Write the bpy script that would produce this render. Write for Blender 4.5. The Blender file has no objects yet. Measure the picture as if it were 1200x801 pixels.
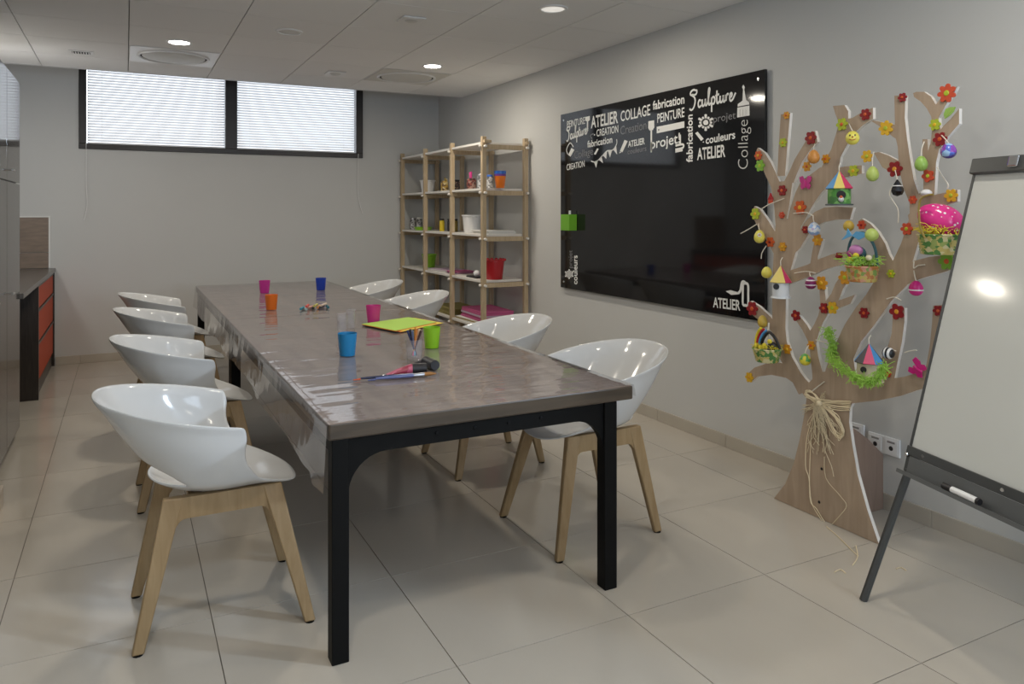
import bpy, bmesh, math, random
from mathutils import Vector, Matrix, noise
from mathutils.geometry import delaunay_2d_cdt

random.seed(7)
S = bpy.context.scene
COL = S.collection
PI = math.pi

# ------------------------------------------------------------------ camera
F_PX, YAW, Y_HOR, CAM_H = 880.0, 0.4753, 249.0, 1.42
cd = bpy.data.cameras.new('camera')
cam = bpy.data.objects.new('camera', cd); COL.objects.link(cam)
cam.location = (0, 0, CAM_H); cam.rotation_euler = (PI / 2, 0, -YAW)
cd.sensor_fit = 'HORIZONTAL'; cd.sensor_width = 36.0; cd.lens = F_PX / 1200 * 36.0
cd.shift_y = -(400.5 - Y_HOR) / 1200.0
cd.clip_start = 0.05
S.camera = cam
SN, CS = math.sin(YAW), math.cos(YAW)

# ------------------------------------------------------------------ exposure, world, daylight
S.view_settings.view_transform = 'Standard'; S.view_settings.look = 'None'
S.view_settings.exposure = 0.0; S.view_settings.gamma = 1.0; S.view_settings.use_curve_mapping = False
S.cycles.caustics_reflective = False; S.cycles.caustics_refractive = False
S.cycles.sample_clamp_indirect = 4.0
S.cycles.max_bounces = 10; S.cycles.transparent_max_bounces = 24
w = bpy.data.worlds.new('overcast_sky'); S.world = w; w.use_nodes = True
bg = w.node_tree.nodes['Background']
bg.inputs[0].default_value = (0.93, 0.96, 1.0, 1); bg.inputs[1].default_value = 2.35

def area(name, loc, rot, sx, sy, power, col, shape='RECTANGLE', spread=PI, parent=None):
    l = bpy.data.lights.new(name, 'AREA'); l.shape = shape; l.size = sx; l.size_y = sy
    l.energy = power; l.color = col; l.spread = spread
    o = bpy.data.objects.new(name, l); COL.objects.link(o)
    o.location = loc; o.rotation_euler = rot
    if parent: o.parent = parent
    return o
# daylight outside the window behind the camera and outside the the high side window (both out of frame)
area('daylight_front_window', (1.9, -2.45, 1.65), (PI / 2, 0, 0), 2.2, 1.3, 56, (0.66, 0.82, 1.0))
area('daylight_side_window', (3.47, 0.05, 2.28), (0, math.radians(60), -math.radians(35)), .12, 0.15, 66, (0.70, 0.84, 1.0))
LAMP_W, LAMP_COL = 13.2, (1.0, 0.91, 0.77)

# ------------------------------------------------------------------ pixel -> place helpers (photo is 1200 x 801)
def ray(x, y):
    a = (x - 600) / F_PX; b = (Y_HOR - y) / F_PX
    return SN + a * CS, CS - a * SN, b
def at_z(x, y, z):
    r = ray(x, y); t = (z - CAM_H) / r[2]; return Vector((r[0] * t, r[1] * t, z))
def at_X(x, y, X):
    r = ray(x, y); t = X / r[0]; return Vector((X, r[1] * t, CAM_H + r[2] * t))
def at_Y(x, y, Y):
    r = ray(x, y); t = Y / r[1]; return Vector((r[0] * t, Y, CAM_H + r[2] * t))
def depth(v): return v[0] * SN + v[1] * CS

# ------------------------------------------------------------------ materials
def base(name):
    m = bpy.data.materials.new(name); m.use_nodes = True
    return m, m.node_tree, m.node_tree.nodes['Principled BSDF']
def pmat(name, col, rough=0.5, metal=0.0, var=0.0, vscale=8.0, stretch=(1, 1, 1), bump=0.0, bscale=40.0, rnd=0.0, coat=0.0, spec=0.5, trans=0.0, alpha=1.0):
    m, nt, b = base(name); N, L = nt.nodes, nt.links
    c = (col[0], col[1], col[2], 1)
    b.inputs['Base Color'].default_value = c; b.inputs['Roughness'].default_value = rough
    b.inputs['Metallic'].default_value = metal; b.inputs['Coat Weight'].default_value = coat
    b.inputs['Specular IOR Level'].default_value = spec; b.inputs['Transmission Weight'].default_value = trans
    b.inputs['Alpha'].default_value = alpha
    tc = N.new('ShaderNodeTexCoord'); mp = N.new('ShaderNodeMapping'); mp.inputs['Scale'].default_value = stretch
    L.new(tc.outputs['Object'], mp.inputs[0])
    out = None
    if var > 0:
        nz = N.new('ShaderNodeTexNoise'); nz.inputs['Scale'].default_value = vscale; nz.inputs['Detail'].default_value = 5
        L.new(mp.outputs[0], nz.inputs['Vector'])
        mr = N.new('ShaderNodeMapRange'); mr.inputs[1].default_value = .25; mr.inputs[2].default_value = .75
        mr.inputs[3].default_value = 1 - var; mr.inputs[4].default_value = 1 + var
        L.new(nz.outputs[0], mr.inputs[0]); out = mr.outputs[0]
    if rnd > 0:
        oi = N.new('ShaderNodeObjectInfo'); m2 = N.new('ShaderNodeMapRange')
        m2.inputs[3].default_value = 1 - rnd; m2.inputs[4].default_value = 1 + rnd
        L.new(oi.outputs['Random'], m2.inputs[0])
        if out is None: out = m2.outputs[0]
        else:
            mm = N.new('ShaderNodeMath'); mm.operation = 'MULTIPLY'; L.new(out, mm.inputs[0]); L.new(m2.outputs[0], mm.inputs[1]); out = mm.outputs[0]
    if out is not None:
        vm = N.new('ShaderNodeVectorMath'); vm.operation = 'SCALE'; vm.inputs[0].default_value = col[:3]
        L.new(out, vm.inputs['Scale']); L.new(vm.outputs[0], b.inputs['Base Color'])
    if bump > 0:
        nb = N.new('ShaderNodeTexNoise'); nb.inputs['Scale'].default_value = bscale; nb.inputs['Detail'].default_value = 3
        L.new(mp.outputs[0], nb.inputs['Vector'])
        bp = N.new('ShaderNodeBump'); bp.inputs['Strength'].default_value = bump; bp.inputs['Distance'].default_value = .01
        L.new(nb.outputs[0], bp.inputs['Height']); L.new(bp.outputs[0], b.inputs['Normal'])
    return m
def wood(name, c1, c2, scale=6.0, axis=0, rough=0.45, stretch=14.0, coat=0.0):
    m, nt, b = base(name); N, L = nt.nodes, nt.links
    tc = N.new('ShaderNodeTexCoord'); mp = N.new('ShaderNodeMapping')
    sc = [stretch] * 3; sc[axis] = 1.0; mp.inputs['Scale'].default_value = sc
    L.new(tc.outputs['Object'], mp.inputs[0])
    nz = N.new('ShaderNodeTexNoise'); nz.inputs['Scale'].default_value = scale; nz.inputs['Detail'].default_value = 6; nz.inputs['Distortion'].default_value = .6
    L.new(mp.outputs[0], nz.inputs['Vector'])
    cr = N.new('ShaderNodeValToRGB'); cr.color_ramp.elements[0].position = .3; cr.color_ramp.elements[1].position = .72
    cr.color_ramp.elements[0].color = (*c1, 1); cr.color_ramp.elements[1].color = (*c2, 1)
    L.new(nz.outputs[0], cr.inputs[0]); L.new(cr.outputs[0], b.inputs['Base Color'])
    b.inputs['Roughness'].default_value = rough; b.inputs['Coat Weight'].default_value = coat
    bp = N.new('ShaderNodeBump'); bp.inputs['Strength'].default_value = .08; bp.inputs['Distance'].default_value = .004
    L.new(nz.outputs[0], bp.inputs['Height']); L.new(bp.outputs[0], b.inputs['Normal'])
    return m
def clear(name, tint=(1, 1, 1), rough=0.03, bump=0.0, bscale=6.0, ior=1.5, bstretch=(1, 1.8, 1), haze=0.0):
    """thin clear sheet: lets light through, mirrors by Fresnel"""
    m = bpy.data.materials.new(name); m.use_nodes = True; nt = m.node_tree; N, L = nt.nodes, nt.links; N.clear()
    o = N.new('ShaderNodeOutputMaterial'); t = N.new('ShaderNodeBsdfTransparent'); g = N.new('ShaderNodeBsdfGlossy'); mx = N.new('ShaderNodeMixShader')
    t.inputs[0].default_value = (*tint, 1); g.inputs['Roughness'].default_value = rough
    fr = N.new('ShaderNodeFresnel'); ge = N.new('ShaderNodeNewGeometry'); mi = N.new('ShaderNodeMapRange')   # same mirror strength from both sides
    mi.inputs[3].default_value = ior; mi.inputs[4].default_value = 1 / ior
    L.new(ge.outputs['Backfacing'], mi.inputs[0]); L.new(mi.outputs[0], fr.inputs[0])
    if bump > 0:
        tc = N.new('ShaderNodeTexCoord'); nz = N.new('ShaderNodeTexNoise'); nz.inputs['Scale'].default_value = bscale; nz.inputs['Detail'].default_value = 2
        mp = N.new('ShaderNodeMapping'); mp.inputs['Scale'].default_value = bstretch
        L.new(tc.outputs['Object'], mp.inputs[0]); L.new(mp.outputs[0], nz.inputs['Vector'])
        bp = N.new('ShaderNodeBump'); bp.inputs['Strength'].default_value = bump; bp.inputs['Distance'].default_value = .02
        L.new(nz.outputs[0], bp.inputs['Height']); L.new(bp.outputs[0], g.inputs['Normal']); L.new(bp.outputs[0], fr.inputs['Normal'])
    body = t.outputs[0]
    if haze > 0:                                            # slightly milky film
        df = N.new('ShaderNodeBsdfDiffuse'); df.inputs[0].default_value = (.70, .64, .66, 1); m2 = N.new('ShaderNodeMixShader'); m2.inputs[0].default_value = haze
        L.new(t.outputs[0], m2.inputs[1]); L.new(df.outputs[0], m2.inputs[2]); body = m2.outputs[0]
    L.new(fr.outputs[0], mx.inputs[0]); L.new(body, mx.inputs[1]); L.new(g.outputs[0], mx.inputs[2]); L.new(mx.outputs[0], o.inputs[0])
    return m
def emit(name, col, st):
    m = bpy.data.materials.new(name); m.use_nodes = True; nt = m.node_tree; b = nt.nodes['Principled BSDF']
    b.inputs['Base Color'].default_value = (.8, .8, .8, 1); b.inputs['Emission Color'].default_value = (*col, 1); b.inputs['Emission Strength'].default_value = st
    return m
def bands(name, cols, scale=40.0, axis=2, rough=.3, kind='BANDS'):
    """stripes of several colours across the object (print)"""
    m, nt, b = base(name); N, L = nt.nodes, nt.links
    tc = N.new('ShaderNodeTexCoord'); sp = N.new('ShaderNodeSeparateXYZ'); L.new(tc.outputs['Object'], sp.inputs[0])
    mu = N.new('ShaderNodeMath'); mu.operation = 'MULTIPLY'; mu.inputs[1].default_value = scale; L.new(sp.outputs[axis], mu.inputs[0])
    fr = N.new('ShaderNodeMath'); fr.operation = 'FRACT'; L.new(mu.outputs[0], fr.inputs[0])
    cr = N.new('ShaderNodeValToRGB'); cr.color_ramp.interpolation = 'CONSTANT'; e = cr.color_ramp.elements
    e[0].color = (*cols[0], 1); e[1].position = 1 / len(cols); e[1].color = (*cols[1], 1)
    for i in range(2, len(cols)):
        n = e.new(i / len(cols)); n.color = (*cols[i], 1)
    L.new(fr.outputs[0], cr.inputs[0]); L.new(cr.outputs[0], b.inputs['Base Color']); b.inputs['Roughness'].default_value = rough
    return m
def speck(name, c1, c2, scale=60.0, thr=.35, rough=.35):
    """spots of c2 on c1"""
    m, nt, b = base(name); N, L = nt.nodes, nt.links
    tc = N.new('ShaderNodeTexCoord'); v = N.new('ShaderNodeTexVoronoi'); v.inputs['Scale'].default_value = scale; L.new(tc.outputs['Object'], v.inputs['Vector'])
    cr = N.new('ShaderNodeValToRGB'); cr.color_ramp.interpolation = 'CONSTANT'
    cr.color_ramp.elements[0].color = (*c2, 1); cr.color_ramp.elements[1].position = thr; cr.color_ramp.elements[1].color = (*c1, 1)
    L.new(v.outputs['Distance'], cr.inputs[0]); L.new(cr.outputs[0], b.inputs['Base Color']); b.inputs['Roughness'].default_value = rough
    return m
def patchy(name, cols, scale=60.0, rough=.5):
    """cells of several colours"""
    m, nt, b = base(name); N, L = nt.nodes, nt.links
    tc = N.new('ShaderNodeTexCoord'); v = N.new('ShaderNodeTexVoronoi'); v.inputs['Scale'].default_value = scale; L.new(tc.outputs['Object'], v.inputs['Vector'])
    sp = N.new('ShaderNodeSeparateColor'); L.new(v.outputs['Color'], sp.inputs[0])
    cr = N.new('ShaderNodeValToRGB'); cr.color_ramp.interpolation = 'CONSTANT'; e = cr.color_ramp.elements
    e[0].color = (*cols[0], 1); e[1].position = 1 / len(cols); e[1].color = (*cols[1], 1)
    for i in range(2, len(cols)):
        n = e.new(i / len(cols)); n.color = (*cols[i], 1)
    L.new(sp.outputs[0], cr.inputs[0]); L.new(cr.outputs[0], b.inputs['Base Color']); b.inputs['Roughness'].default_value = rough
    return m

M = {}
M['wall'] = pmat('wall_paint', (.575, .577, .565), .75, var=.015, vscale=2, bump=.04, bscale=220)
M['ceil_tile'] = pmat('ceiling_tile', (.80, .80, .80), .85, rnd=.02, bump=.06, bscale=300)
M['ceil_back'] = pmat('ceiling_grid', (.30, .30, .30), .8)
M['floor_tile'] = pmat('cream_floor_tile', (.50, .455, .39), .16, var=.04, vscale=3, stretch=(1, .35, 1), rnd=.012, bump=.012, bscale=20)
M['grout'] = pmat('grout', (.16, .14, .12), .8)
M['base_tile'] = pmat('skirting_tile', (.47, .43, .365), .3, var=.04, vscale=4)
M['frame'] = pmat('dark_window_frame', (.022, .017, .015), .4)
M['pane'] = clear('window_glass', (.96, .98, 1), ior=1.45)
M['white'] = pmat('white_plastic', (.82, .82, .82), .3)
M['shell'] = pmat('white_chair_shell', (.62, .62, .615), .10, spec=.38)
M['beech'] = wood('beech_wood', (.285, .19, .092), (.36, .25, .132), 5, 2, .45, 10)
M['black'] = pmat('black_metal', (.0045, .0045, .0045), .5, spec=.12)
M['table_wood'] = wood('dark_taupe_wood', (.15, .112, .094), (.31, .245, .212), 2.2, 1, .35, 7)
M['table_edge'] = wood('brown_table_edge', (.036, .025, .016), (.075, .054, .035), 2.6, 0, .4, 9)
M['film'] = clear('clear_vinyl_film', (.97, .96, .95), rough=.06, bump=.42, bscale=1.5, ior=1.62, bstretch=(1, 5, 1.5), haze=.15)
M['taupe_gloss'] = pmat('taupe_lacquer', (.045, .040, .035), .10, var=.05, vscale=4, spec=.22)
M['dark_wood'] = wood('wenge', (.018, .013, .010), (.040, .030, .024), 6, 2, .35)
M['red'] = pmat('red_lacquer', (.50, .066, .02), .5, spec=.15)
M['worktop'] = pmat('grey_worktop', (.10, .092, .085), .25, var=.2, vscale=60)
M['splash'] = pmat('brown_wall_tile', (.23, .175, .135), .4, var=.18, vscale=9, stretch=(1, 1, 5))
M['chrome'] = pmat('chrome', (.75, .75, .76), .12, metal=1)
M['ply'] = wood('plywood', (.365, .27, .19), (.46, .35, .255), 3.5, 2, .5, 8)
M['ply_edge'] = pmat('white_edging', (.80, .76, .71), .5)
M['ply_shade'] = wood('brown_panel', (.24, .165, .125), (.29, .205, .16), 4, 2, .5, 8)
M['pine'] = wood('pale_pine', (.42, .315, .19), (.54, .42, .275), 7, 2, .5, 10)
M['shelf'] = pmat('white_shelf_board', (.78, .75, .70), .4, var=.03, vscale=10)
M['board'] = pmat('black_glossy_board', (.009, .009, .010), .06, var=.35, vscale=3)
M['chalk'] = pmat('white_print', (.82, .82, .80), .5)
M['grey_print'] = pmat('grey_print', (.20, .20, .21), .5)
M['steel_grey'] = pmat('grey_metal', (.075, .078, .078), .35, metal=.3)
M['whiteboard'] = pmat('whiteboard_enamel', (.62, .63, .60), .10, coat=.3)
M['raffia'] = pmat('raffia', (.74, .63, .43), .6, rnd=.1)
M['twine'] = pmat('cream_twine', (.75, .70, .60), .6)
M['lamp_rim'] = pmat('lamp_rim', (.75, .75, .75), .35)
M['lamp_on'] = emit('lit_lamp', (1, .95, .86), 22.0)
M['lamp_dim'] = emit('dim_lamp', (1, .95, .86), 0.55)
M['dark'] = pmat('dark_gap', (.01, .01, .01), .7)
M['diffuser'] = pmat('diffuser_white', (.60, .60, .58), .45)
M['diff_plate'] = pmat('diffuser_plate', (.62, .61, .58), .6)
M['beige'] = pmat('beige_block', (.50, .43, .36), .45)

def solid(n, col, rough=.4, **k):
    if n not in M: M[n] = pmat(n, col, rough, **k)
    return M[n]
def gel(n, col, rough=.25):
    """tinted translucent cup plastic"""
    if n not in M:
        m, nt, b = base(n); b.inputs['Base Color'].default_value = (*col, 1); b.inputs['Roughness'].default_value = rough
        b.inputs['Subsurface Weight'].default_value = .35; b.inputs['Subsurface Radius'].default_value = (.02, .02, .02)
        M[n] = m
    return M[n]

# blinds: slats pass some of the daylight
m = bpy.data.materials.new('blind_slat'); m.use_nodes = True; nt = m.node_tree; N, L = nt.nodes, nt.links; N.clear()
o_ = N.new('ShaderNodeOutputMaterial'); d_ = N.new('ShaderNodeBsdfDiffuse'); t_ = N.new('ShaderNodeBsdfTranslucent'); x_ = N.new('ShaderNodeMixShader')
d_.inputs[0].default_value = (.82, .82, .82, 1); t_.inputs[0].default_value = (.85, .85, .86, 1); x_.inputs[0].default_value = .34
L.new(d_.outputs[0], x_.inputs[1]); L.new(t_.outputs[0], x_.inputs[2]); L.new(x_.outputs[0], o_.inputs[0]); M['slat'] = m

# ------------------------------------------------------------------ mesh helpers
def V(*a): return Vector(a)
class MB:
    def __init__(s): s.bm = bmesh.new(); s.mi = 0
    def _f(s, vs):
        try:
            f = s.bm.faces.new(vs); f.material_index = s.mi; return f
        except ValueError: return None
    def box(s, x0, x1, y0, y1, z0, z1):
        v = [s.bm.verts.new(p) for p in ((x0, y0, z0), (x1, y0, z0), (x1, y1, z0), (x0, y1, z0), (x0, y0, z1), (x1, y0, z1), (x1, y1, z1), (x0, y1, z1))]
        for q in ((0, 3, 2, 1), (4, 5, 6, 7), (0, 1, 5, 4), (1, 2, 6, 5), (2, 3, 7, 6), (3, 0, 4, 7)): s._f([v[i] for i in q])
        return s
    def obox(s, c, ax, ay, az):
        """oriented box: centre and three half axes"""
        c, ax, ay, az = Vector(c), Vector(ax), Vector(ay), Vector(az)
        v = [s.bm.verts.new(c + ax * i + ay * j + az * k) for k in (-1, 1) for (i, j) in ((-1, -1), (1, -1), (1, 1), (-1, 1))]
        for q in ((0, 3, 2, 1), (4, 5, 6, 7), (0, 1, 5, 4), (1, 2, 6, 5), (2, 3, 7, 6), (3, 0, 4, 7)): s._f([v[i] for i in q])
        return s
    def taper(s, a, b, ha, hb):
        """post from a to b with rectangular ends; ha, hb = (half x, half y)"""
        v = []
        for p, h in ((a, ha), (b, hb)):
            for i, j in ((-1, -1), (1, -1), (1, 1), (-1, 1)): v.append(s.bm.verts.new((p[0] + h[0] * i, p[1] + h[1] * j, p[2])))
        for q in ((0, 3, 2, 1), (4, 5, 6, 7), (0, 1, 5, 4), (1, 2, 6, 5), (2, 3, 7, 6), (3, 0, 4, 7)): s._f([v[i] for i in q])
        return s
    def tube(s, pts, r, seg=8, cap=True, closed=False):
        pts = [Vector(p) for p in pts]; n = len(pts)
        rr = r if isinstance(r, (list, tuple)) else [r] * n
        rings = []; up = None
        for i, p in enumerate(pts):
            t = (pts[(i + 1) % n] - pts[i - 1]) if closed else (pts[min(i + 1, n - 1)] - pts[max(i - 1, 0)])
            t.normalize()
            if up is None:
                up = Vector((0, 0, 1)) if abs(t.z) < .9 else Vector((1, 0, 0))
            a = t.cross(up)
            if a.length < 1e-4: a = t.orthogonal()
            a.normalize(); b = a.cross(t).normalized(); up = b
            rings.append([s.bm.verts.new(p + (a * math.cos(q) + b * math.sin(q)) * rr[i]) for q in (2 * PI * k / seg for k in range(seg))])
        for i in range(n if closed else n - 1):
            A, B = rings[i], rings[(i + 1) % n]
            for k in range(seg): s._f([A[k], A[(k + 1) % seg], B[(k + 1) % seg], B[k]])
        if cap and not closed: s._f(list(reversed(rings[0]))); s._f(rings[-1])
        return s
    def lathe(s, prof, seg=24, c=(0, 0, 0), ax='z', cap=True):
        c = Vector(c); rings = []
        for r, h in prof:
            ring = []
            for k in range(seg):
                q = 2 * PI * k / seg; u, v = r * math.cos(q), r * math.sin(q)
                p = (u, v, h) if ax == 'z' else ((h, u, v) if ax == 'x' else (v, h, u))
                ring.append(s.bm.verts.new(c + Vector(p)))
            rings.append(ring)
        for A, B in zip(rings, rings[1:]):
            for k in range(seg): s._f([A[k], A[(k + 1) % seg], B[(k + 1) % seg], B[k]])
        if cap: s._f(list(reversed(rings[0]))); s._f(rings[-1])
        return s
    def ball(s, c, r, u=16, v=10, egg=0.0):
        r = r if isinstance(r, (list, tuple)) else (r, r, r); c = Vector(c)
        top = s.bm.verts.new(c + Vector((0, 0, r[2]))); bot = s.bm.verts.new(c - Vector((0, 0, r[2]))); rings = []
        for i in range(1, v):
            a = PI * i / v; z = math.cos(a); k = math.sin(a) * (1 - egg * z)
            rings.append([s.bm.verts.new(c + Vector((r[0] * k * math.cos(2 * PI * j / u), r[1] * k * math.sin(2 * PI * j / u), r[2] * z))) for j in range(u)])
        for j in range(u):
            s._f([top, rings[0][j], rings[0][(j + 1) % u]]); s._f([bot, rings[-1][(j + 1) % u], rings[-1][j]])
        for A, B in zip(rings, rings[1:]):
            for j in range(u): s._f([A[j], B[j], B[(j + 1) % u], A[(j + 1) % u]])
        return s
    def prism(s, pts, off, side=None):
        """polygon pts (3-D, planar) extruded by vector off; side = material index of the edge faces"""
        off = Vector(off); a = [s.bm.verts.new(p) for p in pts]; b = [s.bm.verts.new(Vector(p) + off) for p in pts]; n = len(a)
        s._f(a); s._f(list(reversed(b)))
        k = s.mi
        if side is not None: s.mi = side
        for i in range(n): s._f([a[i], b[i], b[(i + 1) % n], a[(i + 1) % n]])
        s.mi = k
        return s
    def build(s, name, mat, parent=None, org=(0, 0, 0), smooth=False, bevel=0.0, kind=None, sub=0):
        bm = s.bm; org = Vector(org)
        bmesh.ops.recalc_face_normals(bm, faces=bm.faces[:])
        for v in bm.verts: v.co -= org
        me = bpy.data.meshes.new(name)
        bm.to_mesh(me); bm.free()
        for x in (mat if isinstance(mat, (list, tuple)) else [mat]): me.materials.append(M[x] if isinstance(x, str) else x)
        if smooth:
            me.polygons.foreach_set('use_smooth', [True] * len(me.polygons))
            if smooth != 'all': me.set_sharp_from_angle(angle=math.radians(38))
        o = bpy.data.objects.new(name, me); COL.objects.link(o)
        if parent is not None: o.parent = parent
        else: o.location = org
        if bevel:
            md = o.modifiers.new('bevel', 'BEVEL'); md.width = bevel; md.segments = 2; md.limit_method = 'ANGLE'; md.angle_limit = math.radians(40)
        if sub:
            md = o.modifiers.new('sub', 'SUBSURF'); md.levels = sub; md.render_levels = sub
        if kind: o['kind'] = kind
        return o
def tag(o, label, cat, group=None):
    o['label'] = label; o['category'] = cat
    if group: o['group'] = group
    return o
def thing(name, label, cat, loc=(0, 0, 0), group=None, rz=0):
    o = bpy.data.objects.new(name, None); COL.objects.link(o); o.location = loc; o.rotation_euler = (0, 0, rz); o.empty_display_size = .05
    return tag(o, label, cat, group)
def struct(name, loc=(0, 0, 0)):
    o = bpy.data.objects.new(name, None); COL.objects.link(o); o.location = loc; o['kind'] = 'structure'; o.empty_display_size = .05
    return o
def st(o): o['kind'] = 'structure'; return o
def copy_tree(o, parent=None):
    c = o.copy(); COL.objects.link(c)
    if parent is not None: c.parent = parent
    for ch in list(o.children): copy_tree(ch, c)
    return c
def smoothpts(p, n=6, closed=False):
    p = [Vector(q) for q in p]; out = []; m = len(p)
    rng = range(m) if closed else range(m - 1)
    for i in rng:
        if closed: a, b, c, d = p[i - 1], p[i], p[(i + 1) % m], p[(i + 2) % m]
        else: a, b, c, d = p[max(i - 1, 0)], p[i], p[i + 1], p[min(i + 2, m - 1)]
        for k in range(n):
            t = k / n
            out.append(.5 * ((2 * b) + (c - a) * t + (2 * a - 5 * b + 4 * c - d) * t * t + (3 * b - a - 3 * c + d) * t ** 3))
    if not closed: out.append(p[-1])
    return out

# ================================================================== THE ROOM
XW, YB, ZC, XL, YF = 3.241, 8.165, 2.665, -1.20, -2.2      # right wall, back wall, ceiling, left wall, wall behind the camera
ZT = 3.05
TS = 0.654
fl = st(MB().box(XL - .2, XW + .2, YF - .2, YB + .2, -.06, -.004).build('floor', 'grout', org=(0, 0, 0)))
tile_mesh = {}
i0 = -2
gx = [-0.385 + TS * i for i in range(-2, 7)]; gy = [1.515 + TS * j for j in range(-6, 12)]
gap = .0016
for i in range(len(gx) - 1):
    for j in range(len(gy) - 1):
        x0, x1 = max(gx[i], XL), min(gx[i + 1], XW); y0, y1 = max(gy[j], YF), min(gy[j + 1], YB)
        if x1 - x0 < .02 or y1 - y0 < .02: continue
        key = (round(x1 - x0, 3), round(y1 - y0, 3))
        if key not in tile_mesh:
            hx, hy = (x1 - x0) / 2 - gap, (y1 - y0) / 2 - gap
            t = MB().box(-hx, hx, -hy, hy, -.006, 0).build('floor_tile', 'floor_tile', fl)
            tile_mesh[key] = t.data; t.location = ((x0 + x1) / 2, (y0 + y1) / 2, 0)
        else:
            t = bpy.data.objects.new('floor_tile', tile_mesh[key]); COL.objects.link(t); t.parent = fl; t.location = ((x0 + x1) / 2, (y0 + y1) / 2, 0)

# walls
wl = MB(); wl.box(XW, XW + .15, .45, YB + .15, 0, ZT); wl.box(XW, XW + .15, YF - .15, -.15, 0, ZT); wl.box(XW, XW + .15, -.15, .45, 2.60, ZT); wl.box(XW, XW + .15, -.15, .45, 0, 2.04)
st(wl.build('wall_right', 'wall'))
WX0, WX1, WZ0, WZ1 = -.392, 2.336, 2.022, 2.90
wb = MB(); wb.box(XL - .15, WX0, YB, YB + .15, 0, ZT); wb.box(WX1, XW, YB, YB + .15, 0, ZT)
wb.box(WX0, WX1, YB, YB + .15, 0, WZ0); wb.box(WX0, WX1, YB, YB + .15, WZ1, ZT)
st(wb.build('wall_back', 'wall'))
st(MB().box(XL - .15, XL, YF - .15, YB, 0, ZT).build('wall_left', 'wall'))
wf = MB(); wf.box(XL, .8, YF - .15, YF, 0, ZT); wf.box(3.0, XW, YF - .15, YF, 0, ZT); wf.box(.8, 3.0, YF - .15, YF, 0, 1.0); wf.box(.8, 3.0, YF - .15, YF, 2.3, ZT)
st(wf.build('wall_front', 'wall'))
# window behind the camera and high side window (out of frame; they let the daylight in)
w2 = struct('window_2', (1.9, YF - .08, 1.65))
f = MB()
for a, b, c, d in ((.8, .86, 1.0, 2.3), (2.94, 3.0, 1.0, 2.3), (.86, 2.94, 1.0, 1.06), (.86, 2.94, 2.24, 2.3), (1.87, 1.93, 1.06, 2.24)): f.box(a, b, YF - .11, YF - .05, c, d)
f.build('window_frame', 'frame', w2, (1.9, YF - .08, 1.65))
MB().box(.86, 2.94, YF - .083, YF - .077, 1.06, 2.24).build('pane', 'pane', w2, (1.9, YF - .08, 1.65))
w3 = struct('window_3', (XW + .08, .15, 2.2))
f = MB()
for a, b, c, d in ((-.15, -.11, 2.04, 2.60), (.41, .45, 2.04, 2.60), (-.11, .41, 2.56, 2.60), (-.11, .41, 2.04, 2.07)): f.box(XW + .05, XW + .11, a, b, c, d)
f.build('window_frame', 'frame', w3, (XW + .08, .15, 2.2))
MB().box(XW + .077, XW + .083, -.11, .41, 2.07, 2.56).build('pane', 'pane', w3, (XW + .08, .15, 2.2))

# ceiling: grid with lay-in tiles that stops short of the window wall
YE = 7.475
ce = MB(); ce.box(XL, XW, YF, YE, ZC + .016, ZC + .05); ce.box(XL, XW, YE, YB, ZT - .04, ZT); ce.box(XL, XW, YE - .02, YE, ZC + .05, ZT - .04)
ce = st(ce.build('ceiling', 'ceil_back'))
cx = [0.02 + .65 * i for i in range(-2, 6)] ; cx = [XL] + [v for v in cx if XL + .05 < v < XW - .05] + [XW]
cy = [YE] + [6.90 - .65 * j for j in range(15)]; cy = [v for v in cy if v > YF] + [YF]
HOLES = []
tm = {}
for a, b in zip(cx, cx[1:]):
    for c, d in zip(cy[1:], cy):
        key = (round(b - a, 3), round(d - c, 3))
        if key not in tm:
            hx, hy = (b - a) / 2 - .003, (d - c) / 2 - .003
            t = MB().box(-hx, hx, -hy, hy, 0, .014).build('ceiling_tile', 'ceil_tile', ce); tm[key] = t.data
        else:
            t = bpy.data.objects.new('ceiling_tile', tm[key]); COL.objects.link(t); t.parent = ce
        t.location = ((a + b) / 2, (c + d) / 2, ZC)
MB().box(XL, XW, YE, YE + .02, ZC - .004, ZC + .05).build('edge_trim', solid('trim_paint', (.55, .55, .55)), ce)

# skirting: cut tiles along the right and back wall
def skirting(name, along, fixed, a0, a1, h=.078, step=TS, phase=0.0, skip=None):
    p = struct(name); cuts = [a0]
    v = a0 + phase
    while v < a1 - .05:
        if v > a0 + .05: cuts.append(v)
        v += step
    cuts.append(a1)
    for a, b in zip(cuts, cuts[1:]):
        if along == 'y': q = MB().box(fixed - .011, fixed, a + .001, b - .001, 0, h)
        else: q = MB().box(a + .001, b - .001, fixed - .011, fixed, 0, h)
        q.build('skirting_tile', 'base_tile', p, bevel=.002)
skirting('baseboard_right', 'y', XW, YF + .02, YB - .012, phase=.4)
skirting('baseboard_back', 'x', YB, -.58, XW - .012, phase=.2)

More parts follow.
